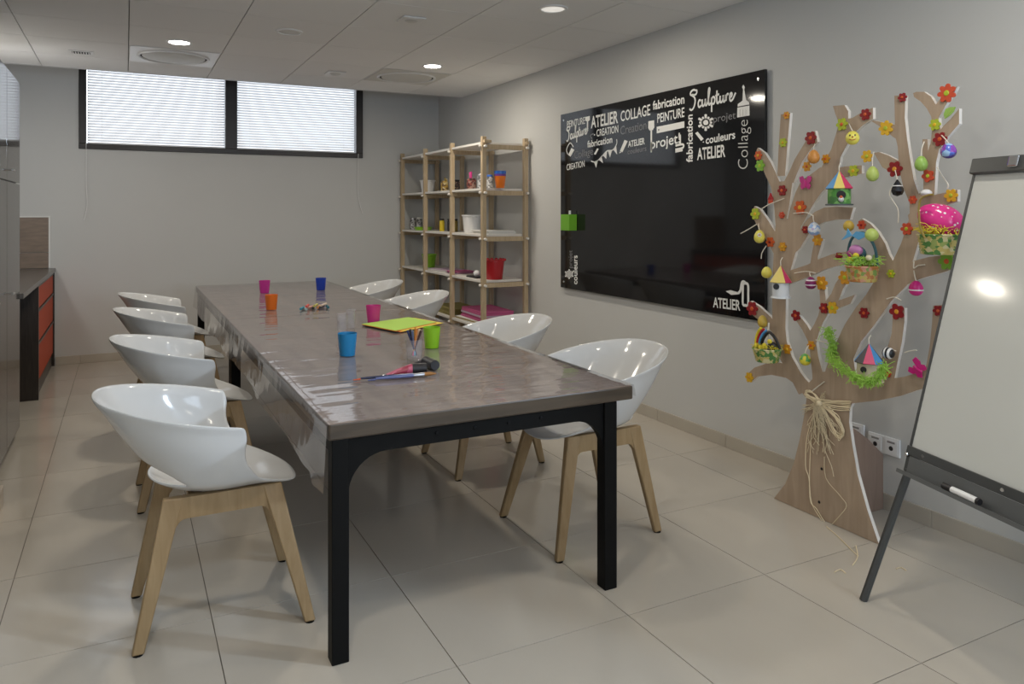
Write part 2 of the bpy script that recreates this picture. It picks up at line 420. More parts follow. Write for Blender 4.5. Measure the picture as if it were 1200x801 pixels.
# window_1 with two venetian blinds
YW = YB + .01
w1 = struct('window_1', ((WX0 + WX1) / 2, YW, WZ0)); wo = ((WX0 + WX1) / 2, YW, WZ0)
XM0, XM1 = .906, 1.020
for nm, (a, b, c, d) in (('bottom_rail', (WX0, WX1, WZ0, WZ0 + .052)), ('left_stile', (WX0, WX0 + .062, WZ0 + .052, WZ1)), ('right_stile', (WX1 - .075, WX1, WZ0 + .052, WZ1)), ('mullion', (XM0, XM1, WZ0 + .052, WZ1)), ('top_rail', (WX0 + .062, WX1 - .075, WZ1 - .05, WZ1))):
    MB().box(a, b, YB - .022, YB + .07, c, d).build(nm, 'frame', w1, wo, bevel=.003)
for a, b in ((WX0 + .062, XM0), (XM1, WX1 - .075)):
    MB().box(a, b, YB + .052, YB + .058, WZ0 + .05, WZ1).build('pane', 'pane', w1, wo)
sl = None
for (a, b, lab, px) in ((WX0 + .07, XM0 - .004, 'white venetian blind lowered over the left window pane, wider open gap at left edge', -.325), (XM1 + .004, WX1 - .085, 'white venetian blind lowered over the right window pane, beside the shelf corner', 2.30)):
    bl = thing('venetian_blind', lab, 'blind', ((a + b) / 2, YB + .022, WZ0 + .05), 'venetian blinds in the high window'); bo = bl.location.copy()
    hw = (b - a) / 2
    MB().box(-hw, hw, -.010, .010, .004, .018).build('bottom_bar', 'white', bl)
    n = 31; t0 = math.radians(56)
    for k in range(n):
        if sl is None or k == 0:
            q = MB(); pr = []
            for u in range(5):
                s_ = (u / 4 - .5) * .0285; pr.append((s_ * math.cos(t0), s_ * math.sin(t0) + .0015 * (1 - (2 * u / 4 - 1) ** 2)))
            va = [q.bm.verts.new((-hw, y, z)) for y, z in pr]; vb = [q.bm.verts.new((hw, y, z)) for y, z in pr]
            for u in range(4): q._f([va[u], vb[u], vb[u + 1], va[u + 1]])
            sl = q.build('slat', 'slat', bl, smooth='all'); o = sl
        else:
            o = sl.copy(); COL.objects.link(o); o.parent = bl
        o.location = (0, 0, .036 + k * .0262)
    for u in (-.8, 0, .8):
        MB().box(u * hw - .001, u * hw + .001, -.014, -.0125, .01, .83).build('ladder_cord', 'white', bl)
    p = [at_Y(101, 165, YB - .03), at_Y(101, 215, YB - .03), at_Y(102, 240, YB - .03), at_Y(98, 258, YB - .03)] if px < 0 else [at_Y(420, 180, YB - .03), at_Y(419, 215, YB - .03), at_Y(421, 236, YB - .03), at_Y(425, 250, YB - .03)]
    MB().tube(smoothpts([v - bo for v in p], 5), .0028, 6).build('pull_cord', 'white', bl, smooth=True)

# ------------------------------------------------------------------ ceiling fittings
def downlight(px, py, lab, on='lamp_on', power=LAMP_W, pos=None, r=.085):
    p = at_z(px, py, ZC) if pos is None else Vector((pos[0], pos[1], ZC))
    t = thing('ceiling_downlight', lab, 'ceiling lamp', p, 'round downlights in the ceiling')
    MB().lathe([(r * .82, -.001), (r * .86, -.008), (r * 1.05, -.006), (r * 1.08, 0)], 32, cap=False).build('rim', 'lamp_rim', t, smooth=True)
    MB().lathe([(.002, -.0035), (r * .83, -.0035), (r * .83, -.001)], 32, cap=False).build('lens', on, t, smooth=True)
    if power: area('lamp_light', (0, 0, -.012), (0, 0, 0), .14, .14, power, LAMP_COL, 'DISK', math.radians(178), t)
    return t
downlight(210, 49, 'bright lit downlight at the left, in front of the round vent')
downlight(507, 77, 'bright lit downlight near the shelf, beside the right round vent')
downlight(648, 10, 'softly lit downlight near the top edge above the black board', 'lamp_dim', LAMP_W * .8)
downlight(339, 37, 'unlit grey round fitting in the middle of the ceiling', 'diffuser', 0)
for pos, lab in (((.35, 3.9), 'ceiling downlight above the front left chairs, outside the picture'), ((.35, 1.6), 'ceiling downlight left in front of the table, outside the picture'), ((2.3, 1.4), 'ceiling downlight above the easel, outside the picture'),
                 ((.35, -.7), 'ceiling downlight behind the camera, left one'), ((2.3, -.9), 'ceiling downlight behind the camera, right one')):
    downlight(0, 0, lab, 'lamp_on', LAMP_W * (.6 if pos[0] > 2 else .8), pos)
def round_vent(x, y, lab, plate):
    t = thing('round_vent', lab, 'ceiling vent', (x, y, ZC), 'round air diffusers in the ceiling')
    MB().box(-.315, .315, -.315, .315, -.005, -.001).build('plate', plate, t, bevel=.002)
    MB().lathe([(.245, -.006), (.25, -.016), (.262, -.016), (.268, -.006)], 48, cap=False).build('ring', 'lamp_rim', t, smooth=True)
    MB().lathe([(.232, -.0055), (.246, -.0055), (.246, -.0062), (.232, -.0062)], 48, cap=False).build('gap_ring', 'dark', t)
    MB().lathe([(.003, -.024), (.10, -.023), (.19, -.018), (.228, -.011), (.232, -.006)], 48).build('disc', 'diffuser', t, smooth=True)
    return t
round_vent(.345, 6.575, 'round white air diffuser above the left part of the window', 'white')
round_vent(2.295, 6.575, 'round beige air diffuser near the shelf corner', 'diff_plate')
p = at_z(95, 61, ZC)
t = thing('air_grille', 'small rectangular slotted grille at the far left of the ceiling', 'ceiling vent', p)
MB().box(-.085, .085, -.065, .065, -.006, -.001).build('grille_frame', 'lamp_rim', t, bevel=.002)
MB().box(-.062, .062, -.042, .042, -.0068, -.0062).build('opening', 'dark', t)
for k in range(7): MB().box(-.058 + k * .018, -.05 + k * .018, -.04, .04, -.011, -.007).build('slat', 'lamp_rim', t)
p = at_z(482, 22, ZC)
t = thing('square_detector', 'square grey ceiling detector above the middle of the table', 'detector', p)
MB().box(-.075, .075, -.075, .075, -.014, -.001).build('housing', 'lamp_rim', t, bevel=.006)
MB().lathe([(.003, -.019), (.036, -.018), (.042, -.0145)], 24).build('sensor', 'diffuser', t, smooth=True)
p = at_z(393, 85, ZC)
t = thing('emergency_light', 'small square emergency light near the window edge of the ceiling', 'ceiling lamp', p)
MB().box(-.08, .08, -.08, .08, -.01, -.001).build('housing', 'lamp_rim', t, bevel=.004)
MB().lathe([(.003, -.026), (.03, -.024), (.05, -.0105)], 24).build('lens', 'diffuser', t, smooth=True)

# ================================================================== CUPBOARDS ON THE LEFT
XC = -.598
t = thing('tall_cabinet', 'tall glossy taupe cabinet run at the left edge of the picture', 'cabinet', (XC - .3, 5.0, 0)); to = (XC - .3, 5.0, 0)
Y1 = 5.68; CW = .585
MB().box(XL + .005, XC - .02, Y1 - CW * 4, Y1, .10, 2.245).build('carcass', 'taupe_gloss', t, to)
MB().box(XL + .005, XC - .06, Y1 - CW * 4, Y1 - .02, 0, .10).build('plinth', 'dark', t, to)
for k in range(4):
    a, b = Y1 - CW * (k + 1) + .003, Y1 - CW * k - .002
    for z0, z1, nm in ((.06, 1.598, 'door'), (1.606, 2.243, 'door')):
        d = MB().box(XC - .019, XC, a, b, z0, z1).build(nm, 'taupe_gloss', t, to, bevel=.002)
        hz = (1.665 if z0 > 1 else .955); hy = a + .06
        h = MB(); h.tube([(XC - .001, hy, hz), (XC + .022, hy, hz)], .005, 8); h.tube([(XC + .024, hy - .035, hz), (XC + .024, hy + .035, hz)], .006, 8)
        h.build('handle', 'chrome', d, to, smooth=True)
t = thing('base_cabinet', 'low dark cabinet with red drawer fronts beneath the grey worktop', 'cabinet', (XC - .3, 7.45, 0)); to = (XC - .3, 7.45, 0)
YA = 6.735
MB().box(XL + .005, XC + .012, YA - .035, YA, 0, .868).build('side_panel', 'dark_wood', t, to, bevel=.002)
MB().box(XL + .005, XC - .022, YA, YB - .01, .10, .868).build('carcass', 'dark_wood', t, to)
MB().box(XL + .005, XC - .01, YA, YB - .01, 0, .10).build('plinth', 'dark_wood', t, to)
MB().box(XC - .021, XC + .012, YB - .04, YB - .012, 0, .868).build('end_stile', 'dark_wood', t, to)
for z0, z1 in ((.125, .40), (.425, .655), (.68, .845)):
    d = MB().box(XC - .02, XC, YA + .006, YB - .046, z0, z1).build('drawer', 'red', t, to, bevel=.002)
    MB().box(XC - .02, XC + .006, YA + .006, YB - .046, z1 + .002, z1 + .021).build('grip_rail', 'dark_wood', d, to)
tag(MB().box(XL + .003, XC + .02, Y1 + .003, YB - .002, .87, .905).build('worktop', 'worktop', bevel=.003), 'grey stone-look worktop running to the back wall beneath brown tiles', 'worktop')
sp = struct('trim_1', (-.9, YB - .01, .907))
for z0, z1 in ((.907, 1.05), (1.054, 1.375)):
    for a, b in ((XL + .004, -.862), (-.859, -.635)):
        MB().box(a, b, YB - .011, YB - .001, z0, z1).build('wall_tile', 'splash', sp, (-.9, YB - .01, .907), bevel=.0015)
MB().box(-.634, -.622, YB - .013, YB - .001, .907, 1.388).build('edge_strip', 'chalk', sp, (-.9, YB - .01, .907))
MB().box(XL + .004, -.634, YB - .013, YB - .001, 1.377, 1.388).build('edge_strip', 'chalk', sp, (-.9, YB - .01, .907))
# unseen lamp, added to brighten the back wall's left part; tall cabinet hides it
t = thing('added_wall_lamp', 'unseen tubular lamp added over the worktop to brighten the back wall', 'lamp', (XL + .06, 6.55, 2.1))
MB().box(-.055, -.02, -.36, .36, -.02, .02).build('bracket', 'white', t, bevel=.003)
MB().tube([(0, -.34, 0), (0, .34, 0)], .018, 12).build('tube', 'lamp_on', t, smooth=True)
area('lamp_light', (.03, 0, 0), V(.5, .8, -.30).to_track_quat('-Z', 'Y').to_euler(), .30, .06, 6.5, (1.0, .98, .96), parent=t)
tag(MB().box(-.566, -.526, 3.6, 4.37, 0.001, .10).build('plinth_board', 'beige', bevel=.004), 'low beige plinth board on the floor cut by the left picture edge', 'plinth')

# ================================================================== TABLES
TX0, TX1 = .562, 1.725
def work_table(y0, y1, lab, near):
    zt, zb, za = .76, .707, .648
    xm, ym = (TX0 + TX1) / 2, (y0 + y1) / 2; o = (xm, ym, 0)
    t = thing('work_table', lab, 'table', o, 'two tables pushed together end to end')
    tt = MB().box(TX0, TX1, y0, y1, zb, zt).build('tabletop', ['table_wood', 'table_edge'], t, o, bevel=.006)
    for f in tt.data.polygons: f.material_index = 0 if abs(f.normal.z) > .5 else 1
    lx0, lx1, ly0, ly1, lw = TX0 + .012, TX1 - .07, y0 + .006, y1 - .006, .055
    for x in (lx0, lx1 - lw):
        for y in (ly0, ly1 - lw):
            MB().box(x, x + lw, y, y + lw, 0, zb - .0005).build('leg', 'black', t, o, bevel=.003)
    R = .125
    for y in (ly0 + .012, ly1 - .042):
        pts = [(lx0 + lw, zb - .001), (lx0 + lw, za - R)]
        pts += [(lx0 + lw + R - R * math.cos(q), za - R + R * math.sin(q)) for q in [PI / 2 * k / 10 for k in range(1, 11)]]
        pts += [(lx1 - lw - R + R * math.sin(q), za - R + R * math.cos(q)) for q in [PI / 2 * k / 10 for k in range(0, 11)]]
        pts += [(lx1 - lw, zb - .001)]
        MB().prism([(x, y, z) for x, z in pts], (0, .03, 0)).build('apron', 'black', t, o)
    for x in (lx0 + .012, lx1 - .042):
        MB().box(x, x + .03, ly0 + lw, ly1 - lw, za, zb - .001).build('side_apron', 'black', t, o)
    if near:
        for x in (.93, 1.07, 1.2, 1.33):
            MB().lathe([(.001, -.004), (.006, -.003), (.007, 0)], 12, (x, ly0 + .012, .68), 'y').build('screw', 'black', t, o)
    return t
YT0, YT1, YT2 = 2.34, 4.925, 7.29
work_table(YT0, YT1 - .004, 'nearer dark wood-look table on black arched metal legs, brushes and pens on it', True)
work_table(YT1 + .004, YT2, 'farther dark wood-look table reaching towards the back wall, three bright cups on it', False)

def film(y0, y1, lab, seed, corner):
    """clear vinyl cloth: lies on the top, hangs down at the left, turns over the right edge"""
    o = ((TX0 + TX1) / 2, (y0 + y1) / 2, .762)
    q = MB(); ny = 64
    zt = .7622
    rows = []
    for j in range(ny + 1):
        y = y0 + (y1 - y0) * j / ny; r = []
        n1 = noise.noise((y * 2.3 + seed, seed, 0)); n2 = noise.noise((y * 3 + seed, 3.1, seed)); e = min(j, ny - j) / ny
        hang = .185 + .03 * n1 + (.035 if corner and j < 4 else 0)
        for k in range(9):                                  # hanging side, bottom to top
            s_ = 1 - k / 8
            x = TX0 - .006 - s_ * (.012 + .016 * max(0, n2 + .3)) - .004 * math.sin(y * 9 + seed) * s_
            r.append((x, y, zt - .004 - hang * s_))
        nx = 26
        for k in range(nx + 1):
            x = TX0 + (TX1 - TX0) * k / nx
            r.append((x, y, zt + .0006 + .0010 * (noise.noise((x * 5, y * 7, seed)) + 1)))
        for k in range(1, 4): r.append((TX1 + .005 + .002 * k, y, zt - .004 - .013 * k + .006 * n2))
        rows.append([q.bm.verts.new(p) for p in r])
    for A, B in zip(rows, rows[1:]):
        for k in range(len(A) - 1): q._f([A[k], A[k + 1], B[k + 1], B[k]])
    ob = q.build('plastic_tablecloth', 'film', org=o, smooth='all')
    return tag(ob, lab, 'tablecloth', 'clear vinyl covers on the tables')
film(YT0 - .003, YT1 + .01, 'clear vinyl cover on the nearer table, hanging pointed over its left edge', 1.7, True)
film(YT1 + .022, YT2 + .003, 'clear vinyl cover on the farther table by the back wall', 5.2, False)

# ================================================================== CHAIRS
def chair_proto(lab):
    t = thing('tub_chair', lab, 'chair', (0, 0, 0), 'white tub chairs around the table')
    NT = 72; AK = 22                                        # 5 degree steps from the back; the wall runs to 110 degrees
    def seat_edge(i):
        th = 2 * PI * i / NT; c, s_ = math.cos(th), math.sin(th)
        a = .238 if c > 0 else .262
        e = 1.0 if c > 0 else .86                          # squarer front lip
        x = -a * math.copysign(abs(c) ** e, c); y = .232 * math.copysign(abs(s_) ** e, s_)
        return x, y, c
    def seat_z(r, c):
        side = .058 * r ** 3.4
        if c < -.3:
            k = (-c - .3) / .7; side = side * (1 - k) + k * (.018 * r * r - .030 * max(0, r - .75) / .25)
        elif c > .6: side += .0
        return .458 + side
    q = MB(); bm = q.bm
    ctr = bm.verts.new((0, 0, .458)); rings = []
    for r in (.25, .5, .7, .85, .95, 1.0):
        ring = []
        for i in range(NT):
            x, y, c = seat_edge(i); ring.append(bm.verts.new((x * r, y * r, seat_z(r, c))))
        rings.append(ring)
    for i in range(NT): q._f([ctr, rings[0][i], rings[0][(i + 1) % NT]])
    for A, B in zip(rings, rings[1:]):
        for i in range(NT): q._f([A[i], B[i], B[(i + 1) % NT], A[(i + 1) % NT]])
    cols = []
    NV = 9
    for k in range(-AK, AK + 1):
        th = k * math.radians(5); i = k % NT; c, s_ = math.cos(th), math.sin(th)
        x, y, _ = seat_edge(i); z = seat_z(1, c)
        tx, ty = -.070 - .332 * c, .305 * math.copysign(abs(s_) ** .9, s_)
        tz = .722 - .215 * tx
        lift = 0.0
        a = abs(k * 5)
        if a < 56:
            kk = math.cos(a / 56 * PI / 2) ** .5; lift = .26 * kk; x *= 1 - .13 * kk; y *= 1 - .10 * kk
        col = []
        for j in range(NV):
            v = lift + (1 - lift) * j / (NV - 1)
            px, py, pz = x + (tx - x) * v, y + (ty - y) * v, z + (tz - z) * v
            b = math.sin(PI * v)
            px -= .012 * b * c; py += .014 * b * s_                      # slight belly
            if a > 70:                                                  # arm front: concave sweep back
                px -= .030 * math.sin(PI * min(1, v * 1.25)) * ((a - 70) / 40) ** 1.5 if v < .8 else 0
            if v > .9: px -= .006 * c; py += .010 * s_
            if j == 0 and lift == 0: col.append(rings[-1][i])
            else: col.append(bm.verts.new((px, py, pz)))
        cols.append(col)
    for A, B in zip(cols, cols[1:]):
        for j in range(NV - 1): q._f([A[j], A[j + 1], B[j + 1], B[j]])
    sh = q.build('seat_shell', 'shell', t, smooth='all')
    md = sh.modifiers.new('thickness', 'SOLIDIFY'); md.thickness = .009; md.offset = 0
    md = sh.modifiers.new('sub', 'SUBSURF'); md.levels = 1; md.render_levels = 1
    zr = .476
    for sy in (-1, 1):
        for fx, (bx, by) in ((1, (.265, .255)), (-1, (-.27, .207))):
            tx = .150 if fx > 0 else -.165
            q = MB(); q.taper((bx, sy * by, 0.004), (tx, sy * .172, zr), (.0185, .0130), (.0315, .0160))
            q.build('leg', 'beech', t, bevel=.005, smooth=True)
        q = MB(); pts = []
        a, b = -.128, .113; zb = .405; R = .03
        at, ab, bt, bbm = -.140, -.162, .124, .148
        a, b = -.155, .140
        pts = [(at, zr - .001), (ab, zb - R)] + [(a + R - R * math.cos(w_), zb - R + R * math.sin(w_)) for w_ in (PI / 8, PI / 4, 3 * PI / 8, PI / 2)]
        pts += [(b - R + R * math.sin(w_), zb - R + R * math.cos(w_)) for w_ in (0, PI / 8, PI / 4, 3 * PI / 8)] + [(bbm, zb - R), (bt, zr - .001)]
        q.prism([(x, sy * .172 - .0145 + sy * .002, z) for x, z in pts], (0, .029, 0)); q.build('side_rail', 'beech', t)
    for x in (-.09, .08):
        MB().box(x - .022, x + .022, -.156, .156, .425, .449).build('cross_rail', 'beech', t)
    for sy in (-1, 1):
        for fx, (bx, by) in ((1, (.265, .255)), (-1, (-.27, .207))):
            MB().lathe([(.016, 0), (.016, .004)], 10, (bx, sy * by, 0)).build('glide', 'black', t)
    return t
proto = chair_proto('white tub chair at the left side, nearest to the camera')
spots = [(.305, 2.90, 0, None),
         (.335, 4.17, .0, 'white tub chair at the left side, second from the front'),
         (.335, 5.42, .0, 'white tub chair at the left side, third from the front'),
         (.355, 6.45, .0, 'white tub chair at the left side, farthest, near the back wall'),
         (1.835, 2.885, PI, 'white tub chair at the right side behind the front table leg'),
         (1.835, 3.93, PI, 'white tub chair at the right side, second from the front'),
         (1.835, 5.50, PI, 'white tub chair at the right side, third from the front, by the shelf'),
         (1.835, 6.58, PI, 'white tub chair at the right side, farthest, left of the shelf')]
for i, (x, y, rz, lab) in enumerate(spots):
    c = proto if i == 0 else copy_tree(proto)
    c.location = (x, y, 0); c.rotation_euler = (0, 0, rz)
    if lab: c['label'] = lab

# ================================================================== SHELF UNIT
SX0, SX1 = 2.78, 3.195
SY = [5.945, 6.655, 7.375, 8.10]
SZ = [.42, .825, 1.23, 1.635, 2.04]
so = (2.99, 7.0, 0)
shelf = thing('shelf_unit', 'tall open shelf unit of pale wood posts and white boards in the corner', 'shelf', so)
PW = .020
for y in SY:
    for x in (SX0, SX1):
        MB().box(x - PW, x + PW, y - PW, y + PW, 0, 2.085).build('post', 'pine', shelf, so, bevel=.003)
for z in SZ:
    for y in SY:
        MB().box(SX0 + PW, SX1 - PW, y - .012, y + .012, z - .062, z - .022).build('side_rail', 'pine', shelf, so)
        for x in (SX0, SX1): MB().box(x - .026, x + .026, y - .026, y + .026, z - .052, z - .026).build('joint_collar', 'pine', shelf, so)
        q = MB(); q.lathe([(.001, -.045), (.011, -.044), (.012, -.027)], 10, (SX0, y, z - .039), 'x'); q.build('bolt_cap', 'shelf', shelf, so, smooth=True)
    for a, b in zip(SY, SY[1:]):
        MB().box(SX0 - .012, SX1 - .024, a + .0215, b - .0215, z - .021, z).build('shelf_board', 'shelf', shelf, so, bevel=.002)
y = SY[0]
for z in SZ:
    for x, e in ((SX0, 0), (SX1, 0)):
        MB().lathe([(.012, -.027), (.011, -.055), (.001, -.056)], 10, (x, y, z - .042), 'y').build('bolt_cap', 'shelf', shelf, so, smooth=True)
for z in (SZ[-1],):
    for x in (SX0, SX1): MB().box(x - .013, x + .055 if x == SX0 else x + .013, y - .05, y + .02, z - .012, z + .014).build('end_block', 'pine', shelf, so, bevel=.002)

def on_shelf(px, lev, X=2.93):
    """point on the shelf board of that level under pixel column px, X from the wall side"""
    r = ray(px, 250); Y = r[1] / r[0] * X
    return Vector((X, Y, SZ[lev] + .0008))
def bucket(px, lev, r0, r1, h, mat, lab, X=2.93, wavy=False, lid=False):
    p = on_shelf(px, lev, X); t = thing('bucket', lab, 'bucket', p, 'plastic buckets on the shelf unit')
    q = MB(); q.lathe([(r0 * .98, 0), (r0, .003), (r1, h), (r1 - .003, h), (r0 - .003, .004)], 28)
    q.build('wall', mat, t, smooth=True)
    q = MB(); q.lathe([(r1 - .001, h - .012), (r1 + .006, h - .010), (r1 + .006, h + .002), (r1 - .002, h + .003)], 28, cap=False); q.build('rim', mat, t, smooth=True)
    if wavy:
        for k in range(14):
            a = 2 * PI * k / 14
            MB().ball(((r1 + .001) * math.cos(a), (r1 + .001) * math.sin(a), h + .004), (.017, .017, .012), 8, 6).build('scallop', mat, t, smooth=True)
    else:
        for s_ in (-1, 1): MB().tube([(0, s_ * (r1 + .004), h - .02), (0, s_ * (r1 + .016), h - .03)], .006, 8).build('ear', mat, t, smooth=True)
    return t
solid('lime', (.25, .52, .025), .3); solid('crimson', (.42, .012, .02), .3); solid('bucket_white', (.80, .80, .80), .35)
bucket(501, 3, .062, .083, .135, 'bucket_white', 'white plastic bucket on the second shelf from the top, left end')
bucket(553, 2, .075, .092, .165, 'bucket_white', 'white plastic bucket in the middle row, between bottles and end post')
bucket(503, 1, .062, .078, .140, 'lime', 'lime green plastic bucket on the lower shelf at the left', X=2.95)
bucket(579, 1, .075, .092, .170, 'crimson', 'red plastic bucket with a scalloped rim at the right shelf end', wavy=True)

def jar(px, lev, r, h, mat, lab, lidmat=None, X=2.90, contents=None, name='jar', cat='jar'):
    p = on_shelf(px, lev, X); t = thing(name, lab, cat, p, 'jars and bottles on the shelf unit')
    MB().lathe([(r * .9, 0), (r, .006), (r, h * .78), (r * .8, h * .86), (r * .78, h * .93)], 20).build('body', mat, t, smooth=True)
    if lidmat: MB().lathe([(r * .86, h * .875), (r * .88, h * .88), (r * .88, h), (r * .84, h + .002)], 20).build('lid', lidmat, t, smooth=True)
    if contents:
        for k, (dx, dy, L, cm, thick) in enumerate(contents):
            q = MB(); q.tube([(dx * .3, dy * .3, h * .3), (dx, dy, h + L)], [thick * .7, thick], 7); b = q.build('brush', cm, t, smooth=True)
    return t
M['gold_mix'] = patchy('gold_paper_mix', [(.45, .28, .06), (.62, .5, .25), (.12, .07, .03), (.75, .68, .5)], 45)
M['dark_mix'] = patchy('dark_button_mix', [(.05, .03, .03), (.14, .08, .05), (.02, .02, .02), (.3, .22, .15)], 60)
M['red_mix'] = patchy('red_bead_mix', [(.12, .03, .03), (.3, .08, .06), (.05, .02, .02), (.4, .25, .2)], 60)
M['grey_mix'] = patchy('grey_jar_mix', [(.45, .45, .45), (.2, .2, .2), (.6, .6, .6), (.09, .09, .09)], 60)
solid('pink', (.75, .06, .30), .35); solid('near_black', (.015, .014, .016), .4); solid('yellow', (.75, .56, .03), .4); solid('dull_gold', (.30, .22, .05), .4)
solid('blue_plastic', (.03, .14, .55), .3); solid('purple', (.17, .05, .32), .35); solid('orange', (.82, .19, .015), .3); solid('olive_cloth', (.26, .22, .07), .85); solid('pink_cloth', (.50, .10, .24), .85)
solid('paper_white', (.78, .76, .72), .7); solid('lilac_paper', (.55, .42, .52), .7); solid('steel', (.5, .5, .52), .25, metal=.6)
jar(521, 3, .040, .115, 'gold_mix', 'jar of gold and brown scraps beside the white bucket, second shelf', contents=[(.02, .02, .02, 'dull_gold', .006), (-.01, -.03, .03, 'dull_gold', .006), (.02, -.02, .015, 'gold_mix', .008)])
jar(535, 3, .036, .105, 'dark_mix', 'jar of dark buttons behind the second front post', 'near_black')
jar(552.5, 3, .046, .115, 'red_mix', 'round jar of dark red beads with two pink brush handles', contents=[(.0, .035, .05, 'pink', .010), (-.01, -.015, .055, 'pink', .010)])
jar(563.5, 3, .032, .135, 'grey_mix', 'grey glass jar partly hidden behind the right front post', 'steel')
jar(574, 3, .030, .125, 'grey_mix', 'jar with a blue lid between post and orange cup stack', 'blue_plastic', X=2.94)
p = on_shelf(586, 3, 2.93); t = thing('cup_stack', 'stack of nested orange plastic cups with purple and blue rims on top', 'cups', p)
MB().lathe([(.036, 0), (.038, .003), (.051, .105), (.048, .105)], 24).build('orange_cup', 'orange', t, smooth=True)
MB().lathe([(.047, .106), (.052, .107), (.053, .122), (.049, .122)], 24).build('purple_cup', 'purple', t, smooth=True)
MB().lathe([(.049, .123), (.053, .124), (.055, .150), (.051, .150)], 24).build('blue_cup', 'blue_plastic', t, smooth=True)
jar(484, 2, .034, .125, 'grey_mix', 'clear jar of grey bits at the left end of the middle shelf', 'steel', X=2.90)
jar(491.5, 2, .032, .135, 'grey_mix', 'second clear jar of grey bits just left of the second post', 'paper_white', X=2.93)
p = on_shelf(496, 2, 2.86); t = thing('tray', 'shallow lime green tray on the middle shelf at the left', 'tray', p)
MB().lathe([(.085, 0), (.10, .035), (.096, .035), (.082, .004)], 28).build('dish', 'lime', t, smooth=True)
jar(518, 2, .026, .125, 'yellow', 'yellow bottle with a black top left of the third post', 'near_black', name='bottle', cat='bottle')
jar(527, 2, .026, .125, 'near_black', 'black bottle directly behind the third front post', 'near_black', name='bottle', cat='bottle', X=2.93)
jar(533.5, 2, .027, .125, 'dull_gold', 'dark gold bottle between the third post and the white bucket', 'near_black', name='bottle', cat='bottle', X=2.93)
def sheets(name, lab, cat, p, sx, sy, n, th, mats, rz=.0, jit=.012, group=None):
    t = thing(name, lab, cat, p, group, rz)
    for k in range(n):
        dx, dy = random.uniform(-jit, jit), random.uniform(-jit, jit)
        MB().box(-sx / 2 + dx, sx / 2 + dx, -sy / 2 + dy, sy / 2 + dy, k * th, k * th + th * .9).build('sheet', mats[k % len(mats)], t)
    return t
sheets('paper_stack', 'stack of pale papers on the middle shelf at the right end', 'paper', Vector((2.98, 6.155, SZ[2] + .001)), .27, .34, 5, .006, ['paper_white', 'diffuser'])
sheets('paper_stack', 'white papers on the lower shelf beside the green bucket', 'paper', Vector((2.93, 7.10, SZ[1] + .001)), .24, .34, 4, .005, ['paper_white', 'lilac_paper'], .1)
sheets('paper_stack', 'pinkish papers on the lower shelf in the middle', 'paper', Vector((2.94, 6.50, SZ[1] + .001)) + Vector((0, .31, 0)), .22, .2, 4, .006, ['lilac_paper', 'pink_cloth'], .1)
p = Vector((2.86, 6.28, SZ[1] + .001)); t = thing('craft_punch', 'small black and white desk tool on the lower shelf', 'tool', p)
MB().box(-.05, .05, -.11, .11, 0, .012).build('base_plate', 'near_black', t, bevel=.004)
MB().ball((0, -.02, .038), (.032, .036, .030), 14, 10).build('knob', 'white', t, smooth=True)
sheets('folded_cloth', 'folded olive cloth on the bottom shelf in the middle bay', 'cloth', Vector((2.96, 7.0, SZ[0] + .001)), .30, .52, 4, .016, ['olive_cloth'])
sheets('folded_cloth', 'pile of folded pink cloths on the bottom shelf at the right end', 'cloth', Vector((2.97, 6.28, SZ[0] + .031)), .30, .52, 5, .017, ['pink_cloth', 'pink_cloth', 'lilac_paper'], -.04)
sheets('book_pile', 'thin white booklets under the pink cloths on the bottom shelf', 'book', Vector((2.93, 6.30, SZ[0] + .001)), .29, .55, 3, .0095, ['paper_white', 'dull_gold', 'paper_white'], .03)

# ================================================================== BLACK BOARD
BX = 3.210                                               # front face
bl_, br_ = at_X(657, 133, BX), at_X(896.5, 83, BX); bb = at_X(655.5, 336, BX)
BY1, BY0, BZ1, BZ0 = bl_.y, br_.y, (bl_.z + br_.z) / 2, bb.z
bo = Vector((BX, (BY0 + BY1) / 2, (BZ0 + BZ1) / 2))
board = thing('black_board', 'large glossy black wall board with white printed craft words', 'board', bo)
MB().box(BX, BX + .018, BY0, BY1, BZ0, BZ1).build('panel', 'board', board, bo, bevel=.0015)
MB().box(BX + .018, XW - .0015, BY0 + .08, BY1 - .08, BZ0 + .05, BZ1 - .05).build('spacer', 'dark', board, bo)
for y in (BY0 + .05, BY1 - .05):
    for z in (BZ0 + .05, BZ1 - .05): MB().lathe([(.001, -.004), (.009, -.003), (.010, 0)], 12, (BX, y, z), 'x').build('screw', 'chrome', board, bo)
XT = BX - .0006
def bpt(x, y): return at_X(x, y, XT)
